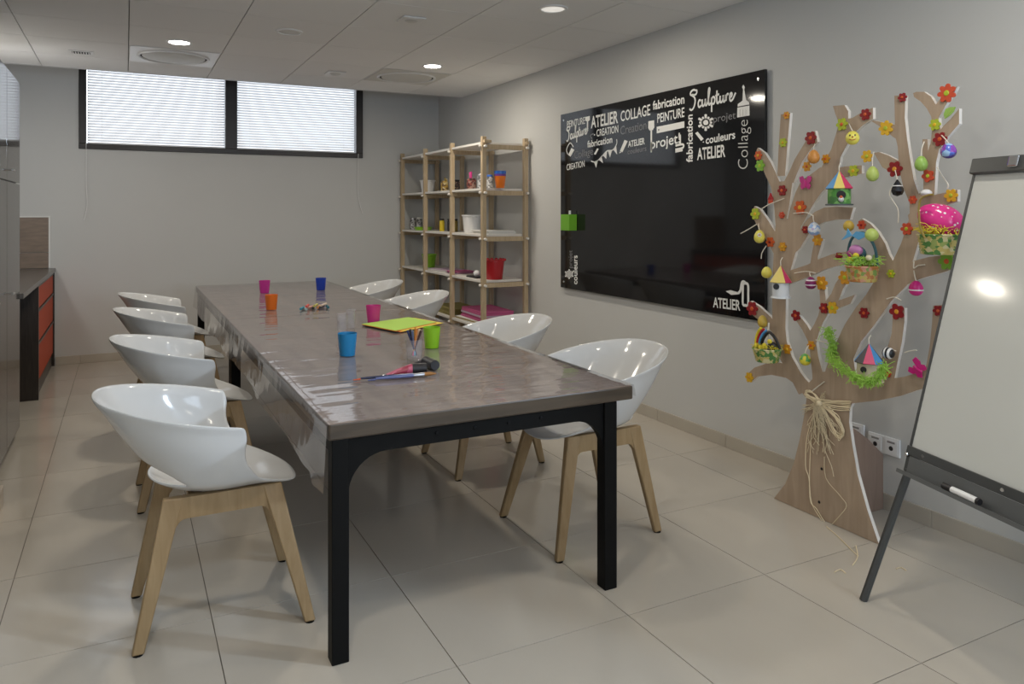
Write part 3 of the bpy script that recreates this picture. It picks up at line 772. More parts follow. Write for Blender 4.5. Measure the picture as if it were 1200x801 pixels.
def word(txt, a, b, cap, style='chalk', vert=False, weight=0.0):
    """printed word: a = baseline start pixel, b = baseline end pixel, cap = letter height in pixels"""
    A, B = bpt(*a), bpt(*b)
    if vert: top = bpt(a[0] - cap, a[1])
    else: top = bpt(a[0], a[1] - cap)
    cu = bpy.data.curves.new('word', 'FONT'); cu.body = txt; cu.offset = weight; cu.resolution_u = 3
    tmp = bpy.data.objects.new('word', cu); COL.objects.link(tmp)
    dg = bpy.context.evaluated_depsgraph_get(); dg.update()
    me = bpy.data.meshes.new_from_object(tmp.evaluated_get(dg))
    bpy.data.objects.remove(tmp); bpy.data.curves.remove(cu)
    xs = [v.co.x for v in me.vertices]; ys = [v.co.y for v in me.vertices]
    x0, x1 = min(xs), max(xs); capu = .729 if any(c.isupper() or c in 'bdfhklt' for c in txt) else .53
    U = (B - A) / (x1 - x0); W_ = (top - A) / capu
    U.x = W_.x = 0
    for v in me.vertices:
        p = A + U * (v.co.x - x0) + W_ * v.co.y; p.x = XT; v.co = p - bo
    me.materials.clear(); me.materials.append(M[style])
    o = bpy.data.objects.new('lettering', me); COL.objects.link(o); o.parent = board
    return o
def mark(name, polys, style='chalk'):
    q = MB()
    for pl in polys:
        vs = [q.bm.verts.new(bpt(*p)) for p in pl]; q._f(vs)
    o = q.build(name, style, board, bo); return o
def stroke(name, lines, wd, style='chalk', parent=None, n=5):
    """painted line strokes given in pixels of the photo, wd = width in metres"""
    q = MB()
    for ln in lines:
        pts = smoothpts([bpt(*p) for p in ln], n); prev = None
        for i, p in enumerate(pts):
            t = pts[min(i + 1, len(pts) - 1)] - pts[max(i - 1, 0)]; t.x = 0
            if t.length < 1e-6: continue
            t.normalize(); nrm = Vector((0, -t.z, t.y)) * wd / 2
            cur = (q.bm.verts.new(p + nrm), q.bm.verts.new(p - nrm))
            if prev: q._f([prev[0], prev[1], cur[1], cur[0]])
            prev = cur
    return q.build(name, style, board, bo)
word('PEINTURE', (664.5, 149.5), (685.5, 144.8), 8, weight=.006)
word('ATELIER', (692.5, 150), (724.3, 143.6), 14, weight=.022)
word('COLLAGE', (727.3, 142.2), (762, 134.6), 12.5, weight=.010)
word('fabrication', (765, 128.5), (802, 121), 10.5, weight=.020)
word('PEINTURE', (770.3, 143.8), (802, 136.6), 11, weight=.012)
word('- CREATION', (696, 160.6), (724.5, 155), 8.5, weight=.010)
word('Creation', (727, 158), (757.5, 151), 10.5, 'grey_print')
word('fabrication', (688.3, 172.8), (717.5, 167), 8, weight=.016)
word('Collage', (673, 186), (695, 181), 9, 'grey_print')
word('ATELIER', (736, 172.5), (755.5, 168.6), 7.5, weight=.02)
word('couleurs', (735.5, 180.8), (757.5, 176.6), 6.5, 'grey_print')
word('CREATION', (664, 199.5), (685, 195), 7.3, weight=.01)
word('projet!', (762.5, 174.5), (797, 167.2), 12, weight=.012)
word('fabrication', (811.5, 190), (811.5, 134), 7.5, vert=True, weight=.02)
word('projet', (836, 143.6), (862, 138.8), 9, 'grey_print')
word('couleurs', (827, 168.6), (861.5, 162), 9.5, weight=.02)
word('ATELIER', (817, 187.2), (850, 183.2), 14, weight=.022)
word('Collage', (876.5, 198), (876.5, 140), 12.5, 'diffuser', vert=True, weight=-.012)
word('couleurs', (676.5, 333), (676.5, 299), 5.5, vert=True, weight=.02)
word('projet', (670.5, 314), (670.5, 293), 4.5, 'grey_print', vert=True)
word('ATELIER', (835.6, 359.6), (867.5, 363.6), 12, weight=.02)
def script_word(x0, y0, x1, y1, h, wd):
    """the handwritten word Sculpture, written along the line x0,y0 - x1,y1"""
    SC = [
        [(.135, .95), (.10, .99), (.045, .93), (.03, .80), (.075, .72), (.12, .60), (.13, .40), (.10, .16), (.05, .06), (.01, .14)],
        [(.135, .95), (.165, .93), (.16, .80), (.12, .74), (.06, .78)],
        [(.255, .40), (.225, .46), (.20, .36), (.20, .20), (.225, .12), (.26, .20)],
        [(.285, .46), (.28, .26), (.295, .14), (.325, .18), (.345, .30), (.35, .46), (.35, .20), (.37, .14), (.40, .26)],
        [(.40, .26), (.43, .60), (.445, .86), (.43, .92), (.415, .75), (.415, .30), (.435, .14), (.465, .22)],
        [(.485, .46), (.485, .20), (.485, -.22)], [(.485, .34), (.505, .46), (.54, .46), (.555, .32), (.535, .16), (.50, .16)],
        [(.60, .74), (.595, .40), (.60, .20), (.62, .13), (.65, .22)], [(.565, .50), (.645, .55)],
        [(.67, .46), (.665, .26), (.68, .14), (.71, .18), (.73, .30), (.735, .46), (.735, .20), (.755, .14), (.775, .22)],
        [(.79, .46), (.795, .16), (.80, .36), (.825, .48), (.85, .44)],
        [(.875, .28), (.915, .34), (.92, .46), (.895, .48), (.875, .34), (.88, .18), (.905, .12), (.95, .22), (1.0, .46)]]
    ls = []
    for s_ in SC:
        ls.append([(x0 + (x1 - x0) * u, y0 + (y1 - y0) * u - h * v) for u, v in s_])
    return stroke('script_lettering', ls, wd)
script_word(807.5, 131, 862, 120, 25, .0125)
script_word(663.5, 167, 689, 158.5, 18, .011)
def splash(cx_, cy_, r):
    pl = []; n = 12
    q = MB()
    for k in range(n):
        a = 2 * PI * k / n; rr = r * (1 if k % 2 else .78); w_ = .16
        c, s_ = math.cos, math.sin
        pl.append([(cx_ + r * .35 * c(a - .35), cy_ + r * .35 * s_(a - .35)), (cx_ + rr * c(a - w_), cy_ + rr * s_(a - w_)), (cx_ + rr * 1.05 * c(a), cy_ + rr * 1.05 * s_(a)), (cx_ + rr * c(a + w_), cy_ + rr * s_(a + w_)), (cx_ + r * .35 * c(a + .35), cy_ + r * .35 * s_(a + .35))])
    pl.append([(cx_ + r * .52 * math.cos(2 * PI * k / 16), cy_ + r * .52 * math.sin(2 * PI * k / 16)) for k in range(16)])
    return mark('splash_print', pl)
splash(827, 143.5, 9.5); splash(667, 321, 5.5)
# spatulas, ruler, pencils, pennants, brush, roller
def spatula(x, y0, y1, wd):
    h = y1 - y0
    return mark('spatula_print', [[(x - wd, y0 + .5), (x + wd, y0 - .7), (x + wd * 1.05, y0 + h * .22), (x + wd * .55, y0 + h * .31), (x - wd * .55, y0 + h * .33), (x - wd * 1.05, y0 + h * .25)], [(x - wd * .28, y0 + h * .3), (x + wd * .28, y0 + h * .3), (x + wd * .28, y1), (x - wd * .28, y1)]])
spatula(688.5, 136.5, 153.5, 2.6); spatula(763.2, 141.5, 176, 3.4)
mark('ruler_print', [[(769.6, 148.6), (802, 142), (802, 149.4), (769.6, 156.2)]]); mark('ruler_hole', [[(771.2, 151.4), (772.6, 151.1), (772.6, 152.9), (771.2, 153.2)]], 'board')
mark('pencil_print', [[(726.4, 177), (731.8, 163.8), (735.6, 165.2), (729.4, 178.4)], [(725.6, 179.6), (726.3, 177.6), (728.2, 178.4)]])
mark('pencil_print', [[(696, 180.4), (699.8, 173.6), (701.6, 174.4), (698, 181.2)]])
mark('pencil_print', [[(814.6, 156), (817.6, 154.2), (824.6, 162.6), (821.6, 165)], [(823.2, 166.6), (824.6, 165.4), (825, 167.2)]])
stroke('pennant_line', [[(692.6, 188.6), (698, 189.6), (704, 184.6), (711, 177), (718, 175.6), (722.6, 168.6), (722.6, 163)]], .008)
for a, b, c in (((696, 189.4), (700.6, 187.4), (698.6, 196.6)), ((701.2, 186.8), (705, 182.4), (706.6, 191)), ((706, 181.6), (711.4, 177), (710.4, 186)), ((712.4, 176.6), (717.2, 176), (714.8, 184.6)), ((718.4, 175), (722, 170.6), (723.2, 181))): mark('pennant_print', [[a, b, c]])
mark('tube_print', [[(669.6, 173.4), (673.2, 175.4), (668.6, 183.4), (665.8, 181.4)]]); stroke('tube_outline', [[(665.4, 181), (664, 175), (668, 167.4), (672, 172)]], .009)
stroke('pliers_print', [[(695.6, 156.6), (692.2, 158.2), (692.6, 161), (694, 162)]], .008, 'grey_print')
stroke('clip_print', [[(797.2, 157.6), (797.2, 168.4)], [(791.4, 175.2), (799.4, 173.4), (801.2, 170.4), (799, 169), (791.6, 170.6)], [(791.4, 177.6), (800, 175.8)]], .014)
mark('brush_print', [[(870.0, 118), (870.8, 105), (869.6, 102), (871.2, 99), (872.8, 102), (872.2, 105), (874.4, 117.2), (877.6, 119.6), (878, 122.4), (864.4, 124.8), (864.6, 121.8)], [(864.2, 126), (878.2, 123.6), (878.4, 135.2), (863.8, 137.6)]])
for k in range(3): mark('brush_gap', [[(867 + k * 3.4, 128), (867.5 + k * 3.4, 127.9), (867.5 + k * 3.4, 136), (867 + k * 3.4, 136.1)]], 'board')
stroke('roller_print', [[(870.6, 332.4), (870.4, 345), (870.6, 356), (873.6, 357.6), (876.6, 357), (876.8, 345), (876.6, 334), (873.6, 331.6), (870.6, 332.4)], [(865, 343.6), (867.6, 340), (869.4, 331), (872, 330), (873.6, 331.6)]], .016)
mark('roller_handle', [[(850.4, 341), (856, 339.8), (865, 342.2), (865.2, 344.6), (857, 345.4)]])
# faint chalk wiping is wear of the board itself
# green chalk box on the board's left edge, chalk in it
p0, p1 = at_X(661, 251, BX - .04), at_X(672, 270, BX - .04)
gb = thing('chalk_box', 'green chalk box fixed near the left edge of the black board', 'box', (BX - .04, (p0.y + p1.y) / 2, p1.z))
hy, hh = abs(p0.y - p1.y) / 2 * .9, p0.z - p1.z
solid('chalk_green', (.16, .42, .03), .35)
q = MB(); q.box(-.036, .036, -hy, hy, 0, .006); q.box(-.036, -.031, -hy, hy, .006, hh); q.box(.031, .036, -hy, hy, .006, hh); q.box(-.031, .031, -hy, -hy + .005, .006, hh); q.box(-.031, .031, hy - .005, hy, .006, hh)
q.build('tray', 'chalk_green', gb)
MB().box(.0362, .0392, -hy * .6, hy * .6, .01, hh - .01).build('back_magnet', 'dark', gb)
p = Vector((BX - .04, (p0.y + p1.y) / 2 - .02, p1.z + .008))
tag(MB().tube([p, p + V(.005, .01, hh + .022)], .009, 10).build('chalk_stick', 'chalk', org=p, smooth=True), 'white chalk stick standing in the green box on the board', 'chalk')
# a second small holder drawn as a dark line along the board's left strip
MB().box(BX - .0004, BX, BY1 - .125, BY1 - .123, BZ0 + .02, BZ1 - .55).build('joint_line', 'dark', board, bo)

# ================================================================== SOCKETS
def socket(name, px0, py0, px1, py1, n, lab):
    a, b = at_X(px0, py0, XW), at_X(px1, py1, XW); cz = (a.z + b.z) / 2; cy_ = (a.y + b.y) / 2; hy = abs(a.y - b.y) / 2; hz = .043
    t = thing(name, lab, 'socket', (XW, cy_, cz), 'sockets low on the right wall')
    MB().box(-.012, -.0005, -hy, hy, -hz, hz).build('plate', 'white', t, bevel=.003)
    for k in range(n):
        y = hy - (k + .5) * 2 * hy / n
        MB().box(-.0150, -.0122, y - hy / n * .78, y + hy / n * .78, -hz * .78, hz * .78).build('insert', 'white', t, bevel=.002)
        MB().lathe([(.011, -.0155), (.010, -.0151)], 20, (0, y, -.006), 'x').build('recess', 'near_black' if k >= 0 else 'white', t)
        MB().box(-.0155, -.0151, y - .02, y + .02, .018, .027).build('label_strip', 'steel', t)
socket('wall_socket', 1019, 515, 1056, 526, 2, 'double white wall socket low on the wall right of the tree trunk')
socket('wall_socket', 996, 503, 1014, 508, 1, 'white wall plate half hidden directly behind the tree trunk')

# ================================================================== FLIPCHART EASEL
PSI = math.radians(15)
DR = V(math.sin(PSI), math.cos(PSI), 0); BK = V(math.cos(PSI), -math.sin(PSI), 0); UP = V(0, 0, 1)
foot = V(2.405, 1.858, 0); TAU = .2755
eo = foot + BK * .2 - DR * .4; eo.z = 0
ease = thing('flipchart_easel', 'tilted white flipchart board on dark grey splayed legs at the right edge', 'easel', eo)
SL = (BK * TAU + UP).normalized(); NB = SL.cross(DR).normalized()
if NB.dot(BK) > 0: NB = -NB                              # points to the viewer
def EP(a, h, n=0.0): return foot - DR * a + BK * TAU * h + UP * h + NB * n
A0, A1, H0, H1 = .052, .80, .552, 1.56
def quadbox(q, a0, a1, h0, h1, n0, n1):
    v = [q.bm.verts.new(EP(a, h, n)) for n in (n0, n1) for a, h in ((a0, h0), (a1, h0), (a1, h1), (a0, h1))]
    for k in ((0, 3, 2, 1), (4, 5, 6, 7), (0, 1, 5, 4), (1, 2, 6, 5), (2, 3, 7, 6), (3, 0, 4, 7)): q._f([v[i] for i in k])
    return q
quadbox(MB(), A0 + .008, A1 - .008, H0 + .01, H1, -.006, .004).build('writing_panel', 'whiteboard', ease, eo)
quadbox(MB(), A0, A0 + .010, H0, H1, -.012, .007).build('left_frame', 'steel_grey', ease, eo)
quadbox(MB(), A1 - .010, A1, H0, H1, -.012, .007).build('right_frame', 'steel_grey', ease, eo)
quadbox(MB(), A0 - .002, A1 + .002, H1 - .002, H1 + .055, -.012, .024).build('clamp_bar', 'steel_grey', ease, eo, bevel=.004)
quadbox(MB(), A0 - .004, A1 + .004, H0 - .012, H0 + .020, -.012, .012).build('bottom_frame', 'steel_grey', ease, eo, bevel=.002)
for a in (.24, .62): quadbox(MB(), a - .02, a + .02, H1 + .012, H1 + .05, .024, .034).build('clamp_knob', 'chrome', ease, eo, bevel=.004)
q = MB(); quadbox(q, A0 + .018, A1 + .01, H0 - .076, H0 - .070, .008, .054); quadbox(q, A0 + .018, A1 + .01, H0 - .070, H0 - .063, .051, .054); quadbox(q, A0 + .018, A1 + .01, H0 - .070, H0 - .013, .008, .011)
q.build('pen_tray', solid('tray_grey', (.15, .155, .155), .35, metal=.3), ease, eo)
for a in (.13, .46): q = MB(); c = EP(a, H0 + .004, .013); q.lathe([(.006, -.002), (.006, .002)], 10, c, 'x'); q.build('screw', 'chrome', ease, eo)
def leg(q, p, b, r=.0135): q.tube([p, b], r, 8)
hp = EP(A0 + .015, H0 - .03, -.014)
q = MB(); leg(q, V(foot.x, foot.y, .0), EP(A0 + .012, H0 - .06, -.005) , .0145); q.build('leg', 'steel_grey', ease, eo, smooth=True)
f2 = foot - DR * (A1 + .052); q = MB(); leg(q, V(f2.x, f2.y, .0), EP(A1 - .012, H0 - .06, -.005), .0145); q.build('leg', 'steel_grey', ease, eo, smooth=True)
q = MB(); top = EP((A0 + A1) / 2, H1 - .1, -.03); rear = foot - DR * .42 + BK * .60; leg(q, V(rear.x, rear.y, 0), top); q.build('leg', 'steel_grey', ease, eo, smooth=True)
for a in (A0 + .012, A1 - .012):
    quadbox(MB(), a - .016, a + .016, H0 - .07, H0 - .014, -.026, .006).build('hinge', 'steel_grey', ease, eo, bevel=.003)
    MB().ball(EP(a + (-.01 if a < .3 else .01), H0 - .012, .010), .008, 10, 8).build('hinge_bolt', 'chrome', ease, eo, smooth=True)
pc, pd = EP(.272, H0 - .0535, .044), EP(.418, H0 - .0535, .044)
mk = thing('marker_pen', 'white whiteboard marker with a black cap lying in the easel tray', 'pen', pc)
dv = (pd - pc)
MB().tube([dv * .27, dv * .97], .0108, 12).build('barrel', 'white', mk, smooth=True)
MB().tube([V(0, 0, 0), dv * .02, dv * .27], [.009, .0115, .0115], 12).build('cap', 'near_black', mk, smooth=True)
MB().tube([dv * .965, dv * 1.03], [.0115, .0105], 12).build('end_plug', 'near_black', mk, smooth=True)

# ================================================================== PLYWOOD TREE
TXF = 2.865; TTH = .018
TREE = [
 # trunk and crotch
 [(907,584),(920,567),(930,543),(937,515),(942,488),(945,468),(948,448),(960,436),(990,432),(1005,445),(1000,470),(996,478),(995,494),(999,522),(1005,556),(1016,596),(1030,638),(968,611)],
 # low left hook
 [(874,441),(878,436),(884,430.5),(897,426),(914,424.5),(925,428),(936,436),(950,450),(948,470),(943,464),(933,450.5),(921,442.5),(904,439),(888,441),(881,446.5),(876,448)],
 # left stem
 [(936,462),(930,450),(920,432),(911,414),(906,398),(905,370),(905,340),(906,310),(907,285),(909,262),(939,262),(937,280),(931,300),(925,322),(921,350),(920.5,385),(922,400),(928,418),(938,436),(952,455)],
 [(909,264),(907,240),(904,220),(901.5,214),(929,211),(925,240),(922,256),(940,262)],
 [(922,262),(926,245),(932,226),(939,211),(949,205),(961,196),(984,196),(976,211),(962,226),(952,241),(944,256),(938,266)],
 [(886.5,176),(888,173),(896,179),(903,190),(909,202),(914,214),(902,216),(896,203),(890,188)],
 [(915,134),(926,132),(924,155),(922,180),(920,206),(911,206),(912,180),(913.5,155)],
 [(955,153),(958,166),(950,175),(940,189),(934,203),(930,214),(918,214),(925,201),(931,187),(937,177),(945,164)],
 [(961,200),(966,189),(974,175),(981,152),(983,144),(979,134),(976,124),(989.5,123),(994,130),(994,139),(999,138),(1008,132.5),(1023,126),(1023,139),(1012,146),(1001,156),(993,169),(985,184),(983,197),(974,210),(962,212)],
 [(980,197),(990,195),(1010,193.5),(1010,203),(996,206),(982,210),(976,205)],
 # hook under the green birdhouse
 [(939,267),(946,257),(955,248),(966,243),(980,242),(1000,243),(996,257),(980,257),(966,260),(955,265),(947,275),(938,290),(928,300),(925,280)],
 # horizontal branch and its twig
 [(922,318),(934,314),(946,310),(958,304),(974,298),(992,294.5),(994,308),(980,311.5),(966,315.5),(952,322),(940,327),(924,333)],
 [(949,312),(951.5,296),(955,280),(964,280),(961.5,290),(958.5,300),(958,310)],
 # second stem
 [(952,462),(952,440),(949.5,415),(947.5,398),(949,388),(954,380),(959,369),(961,360),(968,352),(974,344),(979,332),(984,325),(995,328),(988,338),(984.5,348),(979,358),(970,368),(964.5,378),(959.5,390),(956.5,402),(959,418),(964,436),(968,455)],
 [(960,337),(966.5,336),(968,354),(974,350),(974,360),(962,366)],
 [(976,352),(980,353),(991,349),(1002,345),(996.5,355.5),(986,359.5),(978,363),(970,364)],
 [(930,371),(937,369.5),(945.5,380.5),(950.5,389),(951,402),(947,400),(940,386),(932,374)],
 # small left twigs
 [(876,358),(879.5,352.5),(890,359),(903,371),(912,382),(910,394),(900,384),(888,374),(878,366)],
 [(882,250),(884,241.5),(890.6,245),(900,258),(910,274),(916,290),(910,303),(903,290),(897,279),(889,267),(883,256)],
 # thick right stem
 [(962,460),(965,442),(969,428),(978,405),(990,380),(1003,360),(1015,345),(1024,330),(1030,318),(1046,306),(1068,310),(1063,334),(1052,345),(1044,353),(1025,380),(1009,400),(1000,420),(1003,440),(1010,460),(990,478),(975,470)],
 [(1024,330),(1026,305),(1024,288),(1017,272),(1007,258),(1010,256),(1020,262),(1029,272),(1037,285),(1042,298),(1050,312),(1035,328)],
 [(1040,318),(1047,304),(1056,285),(1061,270),(1066,254),(1066,238),(1059,221),(1055,204),(1053,188),(1052,172),(1049,159),(1048.5,135),(1048,112),(1061,112),(1060.3,138),(1063,163),(1067,189),(1071,211),(1077,228),(1084,240),(1083,262),(1076,284),(1070,305),(1064,325)],
 [(1020.5,141.5),(1024,141),(1036,143.5),(1050,146),(1054,165),(1046,160),(1034,150)],
 [(1024,179),(1030,178),(1041,182),(1056,190),(1058,207),(1047,203),(1034,196)],
 # right upper group
 [(1068,236),(1076,228),(1082,222),(1082,200),(1086,182),(1091,166),(1092,152),(1091,142),(1098,139),(1102,150),(1102,168),(1097,190),(1096,210),(1095,226),(1090,240),(1080,256)],
 [(1093,146),(1091,136),(1086,127),(1079,119),(1071,113.5),(1070,109),(1074,107.5),(1083,107.5),(1091,113),(1096,121.5),(1097,122),(1104,113),(1112,106),(1122,101),(1119,107),(1110,120),(1100,138),(1101,148)],
 [(1096,166),(1100,154),(1106,147),(1114,139.5),(1124,127),(1124,145),(1117,153),(1110,161),(1103,172),(1096,180)],
 [(1081,163),(1087,163),(1088,185),(1092,200),(1083,204),(1081,185)],
 [(1064,252),(1074,240),(1084,230),(1096,228),(1110,225),(1122,222),(1122,236),(1108,240),(1090,250),(1080,270),(1068,275)],
 # right branch under the pink egg basket
 [(1060,314),(1071,305.5),(1088,301),(1103,299),(1122,297),(1122,313),(1107,318.5),(1088,323.5),(1077,327),(1062,334),(1052,336)],
 # low right arm with two uprights
 [(985,478),(985,452),(1000,440),(1020,430),(1036,436),(1048,443),(1060,441),(1077,436),(1092,430),(1110,420),(1110,446),(1094,452),(1075,457),(1056,463.5),(1030,469),(998,472.5)],
 [(1020,448),(1030,425),(1040,407),(1045,390),(1046,372),(1047,361),(1060,361),(1060,376),(1057,400),(1051,428),(1047,450),(1034,458)],
 [(1082,446),(1086,425),(1089.5,405),(1092,380),(1093.5,358),(1104,357),(1104,380),(1102,410),(1104,436)],
]
verts, faces = [], []
for pl in TREE:
    b_ = len(verts); pp = [at_X(x, y, TXF) for x, y in pl]
    a2 = sum(pp[i].y * pp[(i + 1) % len(pp)].z - pp[(i + 1) % len(pp)].y * pp[i].z for i in range(len(pp)))
    idx = list(range(len(pp)));
    for v in pp: verts.append(Vector((v.y, max(v.z, .002))))
    faces.append([b_ + i for i in (idx if a2 > 0 else idx[::-1])])
r_ = delaunay_2d_cdt(verts, [], faces, 1, 1e-5)
tv, tf = r_[0], r_[2]
to = V(TXF, 2.42, 0)
tree = thing('plywood_tree', 'flat plywood tree standing by the right wall, hung with flowers, eggs and birdhouses', 'tree decoration', to)
q = MB(); bm = q.bm
fv = [bm.verts.new((TXF, v.x, v.y)) for v in tv]; bv = [bm.verts.new((TXF + TTH, v.x, v.y)) for v in tv]
cnt = {}
for f in tf:
    q._f([fv[i] for i in f]); q._f([bv[i] for i in reversed(f)])
    for a, b in zip(f, list(f[1:]) + [f[0]]): cnt.setdefault((min(a, b), max(a, b)), []).append((a, b))
q.mi = 1
for k, es in cnt.items():
    if len(es) == 1:
        a, b = es[0]; q._f([fv[a], fv[b], bv[b], bv[a]])
q.build('tree_panel', ['ply', 'ply_edge'], tree, to)
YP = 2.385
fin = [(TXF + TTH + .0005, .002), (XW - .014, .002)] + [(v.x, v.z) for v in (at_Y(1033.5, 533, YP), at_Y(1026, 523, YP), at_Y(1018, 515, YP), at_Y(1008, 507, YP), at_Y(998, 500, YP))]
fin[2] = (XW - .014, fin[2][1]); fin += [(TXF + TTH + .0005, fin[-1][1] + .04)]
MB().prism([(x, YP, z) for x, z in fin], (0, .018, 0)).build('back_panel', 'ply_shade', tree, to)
for k, (px, py) in enumerate(((963, 549), (960, 588))):
    c = at_X(px, py, TXF); MB().lathe([(.001, -.003), (.006, -.002), (.007, 0)], 10, c, 'x').build('screw', 'dark', tree, to)

# ------------------------------------------------------------------ flowers on the tree
FC = {'red': (.26, .008, .012), 'orange': (.60, .10, .02), 'yellow': (.72, .42, .02), 'lime': (.42, .50, .03), 'amber': (.66, .30, .02), 'tomato': (.58, .075, .03), 'green': (.22, .45, .04)}
for k, v in FC.items(): solid('flower_' + k, v, .45)
def flower(px, py, rp, colr, cen, lab, n=6, X=None):
    Xf = (TXF - .0075) if X is None else X
    p = at_X(px, py, Xf); r = rp * depth(p) / F_PX
    q = MB(); pts = []
    for k in range(n * 10):
        a = 2 * PI * k / (n * 10) + px * .3
        rr = r * (.60 + .42 * abs(math.cos(n * a / 2 + .2)) ** .8)
        pts.append((0, rr * math.cos(a), rr * math.sin(a)))
    q.prism(pts, (.0065, 0, 0))
    o = q.build('wooden_flower', 'flower_' + colr)
    o.location = p
    tag(o, lab, 'flower', 'painted wooden flowers on the tree')
    MB().lathe([(.001, -.004), (r * .24, -.003), (r * .30, -.0002)], 14, (0, 0, 0), 'x').build('flower_center', 'flower_' + cen, o, smooth=True)
    return o
FL = [
 (921, 135, 4.5, 'amber', 'orange', 'tiny amber flower at the tip of the straight upright left branch'),
 (917, 167, 5.5, 'lime', 'yellow', 'lime flower midway up the straight upright left branch'),
 (888, 182, 5.5, 'orange', 'yellow', 'orange flower at the tip of the curved leftmost upper twig'),
 (890, 194, 7, 'green', 'lime', 'green flower just below the orange one on the leftmost upper twig'),
 (949.5, 161.5, 8, 'red', 'orange', 'dark red flower at the tip of the branch above the orange egg'),
 (945, 195, 6, 'amber', 'orange', 'amber flower just above the pink butterfly'),
 (967, 186, 5.5, 'amber', 'orange', 'small amber flower on the limb above left of the green birdhouse'),
 (1013.5, 134, 7, 'red', 'orange', 'dark red flower on the short branch end right of the smiling egg'),
 (986, 145.5, 7.5, 'lime', 'orange', 'yellow-green flower on the limb above left of the smiling egg'),
 (1037.5, 150, 9, 'yellow', 'lime', 'large yellow flower with lime centre left of the tall upright branch'),
 (999.5, 200, 7, 'lime', 'yellow', 'lime flower on the stub right above the green birdhouse roof'),
 (1015.5, 183, 7.5, 'yellow', 'lime', 'yellow flower above the pale lime egg in the middle'),
 (1057, 114, 5.5, 'red', 'orange', 'small dark red flower on top of the tall upright branch'),
 (1109, 109, 11, 'tomato', 'lime', 'large tomato red flower at the very top right of the tree'),
 (1095, 146, 7, 'lime', 'yellow', 'lime flower beside the green leaf at upper right'),
 (1101, 163, 8.5, 'red', 'orange', 'dark red flower left above the blue and purple egg'),
 (1048, 198, 9.5, 'red', 'amber', 'large dark red flower above the black egg'),
 (1087, 206, 7.5, 'tomato', 'lime', 'tomato red flower below the hanging green egg'),
 (1069, 234, 5, 'tomato', 'orange', 'small tomato red flower left above the pink egg basket'),
 (1114, 229, 8, 'yellow', 'lime', 'yellow flower right above the pink polka dot egg'),
 (1062, 268, 7.5, 'tomato', 'lime', 'tomato red flower left of the yellow straw of the pink egg basket'),
 (1009, 263.5, 5.5, 'tomato', 'red', 'small red flower at the twig tip above the blue butterfly basket'),
 (916, 223, 6.5, 'red', 'orange', 'dark red flower in the middle of the upper left fork'),
 (937, 243, 8.5, 'orange', 'yellow', 'orange flower beneath the pink butterfly'),
 (915.5, 252, 4, 'tomato', 'tomato', 'plain small orange-red flower below the dark red one on the left fork'),
 (884.5, 250.5, 7, 'lime', 'yellow', 'lime flower on the left twig above the daisy egg'),
 (943, 269, 4.5, 'red', 'orange', 'tiny dark red flower left of the pale blue egg'),
 (957.5, 281, 7, 'amber', 'yellow', 'amber flower on the twig tip below the pale blue egg'),
 (916.5, 289, 5.5, 'amber', 'yellow', 'small amber flower on the left stem above the white birdhouse'),
 (902, 283.5, 6, 'orange', 'red', 'rust orange flower right below the daisy egg'),
 (982.5, 300, 4.5, 'red', 'red', 'tiny dark red flower on the branch left of the butterfly basket'),
 (962, 331.5, 8.5, 'amber', 'yellow', 'amber flower touching the purple banded egg'),
 (989.5, 325, 8.5, 'amber', 'lime', 'amber flower at the lower left of the butterfly basket'),
 (881, 361.5, 8.5, 'red', 'orange', 'dark red flower at the tip of the lowest left twig beside the black board'),
 (932, 369.5, 6.5, 'red', 'orange', 'dark red flower on the twig between the two left stems'),
 (965, 361, 6.5, 'red', 'orange', 'dark red flower left of a yellow one on the second stem'),
 (975, 360.5, 7.5, 'yellow', 'lime', 'yellow flower right of a dark red one on the second stem'),
 (1043.5, 320.5, 5, 'lime', 'yellow', 'lime flower at the crotch of the thick right stem'),
 (1109, 306, 10.5, 'green', 'orange', 'large green flower with orange centre below the pink egg basket'),
 (1012, 366.5, 6.5, 'red', 'orange', 'dark red flower on the thick right stem above the striped roof'),
 (1050.5, 365, 9.5, 'red', 'amber', 'large dark red flower with twine on the low right upright'),
 (1099, 364, 6.5, 'red', 'orange', 'dark red flower beside the whiteboard edge'),
 (922, 409, 6, 'amber', 'yellow', 'amber flower on the left stem right of the rainbow basket'),
 (950, 404.5, 5.5, 'amber', 'orange', 'dull amber flower on the second stem above the yellow and green egg'),
 (877.5, 442, 6, 'yellow', 'amber', 'yellow flower at the end of the lowest left hook branch'),
 (1039.5, 437.5, 4.5, 'tomato', 'yellow', 'small orange flower right of the beige birdhouse'),
]
for i, a in enumerate(FL): flower(*a, n=5 if i in (17, 34, 40) else (7 if i in (9, 13) else 6))

# ------------------------------------------------------------------ eggs hung on twine
M['e_orange'] = solid('egg_orange', (.62, .27, .06), .35); solid('egg_yellow', (.78, .70, .12), .3); solid('egg_lime', (.46, .58, .14), .35); solid('egg_green', (.30, .50, .10), .35)
solid('egg_gold', (.55, .38, .06), .35); solid('egg_magenta', (.62, .02, .22), .25); solid('egg_white', (.8, .8, .8), .3); solid('egg_black', (.012, .012, .014), .12)
M['egg_blue'] = patchy('egg_blue_purple', [(.10, .16, .60), (.25, .06, .40), (.35, .55, .80), (.08, .05, .25)], 45, .25)
M['egg_pale'] = patchy('egg_pale_blue', [(.72, .75, .80), (.30, .45, .75), (.80, .80, .82), (.55, .45, .70)], 70, .3)
M['egg_purple'] = bands('egg_purple_banded', [(.22, .01, .10), (.22, .01, .10), (.75, .70, .72), (.18, .01, .12)], 46, 2, .3)
M['egg_bw'] = bands('egg_black_white', [(.8, .8, .8), (.012, .012, .012)], 60, 1, .3)
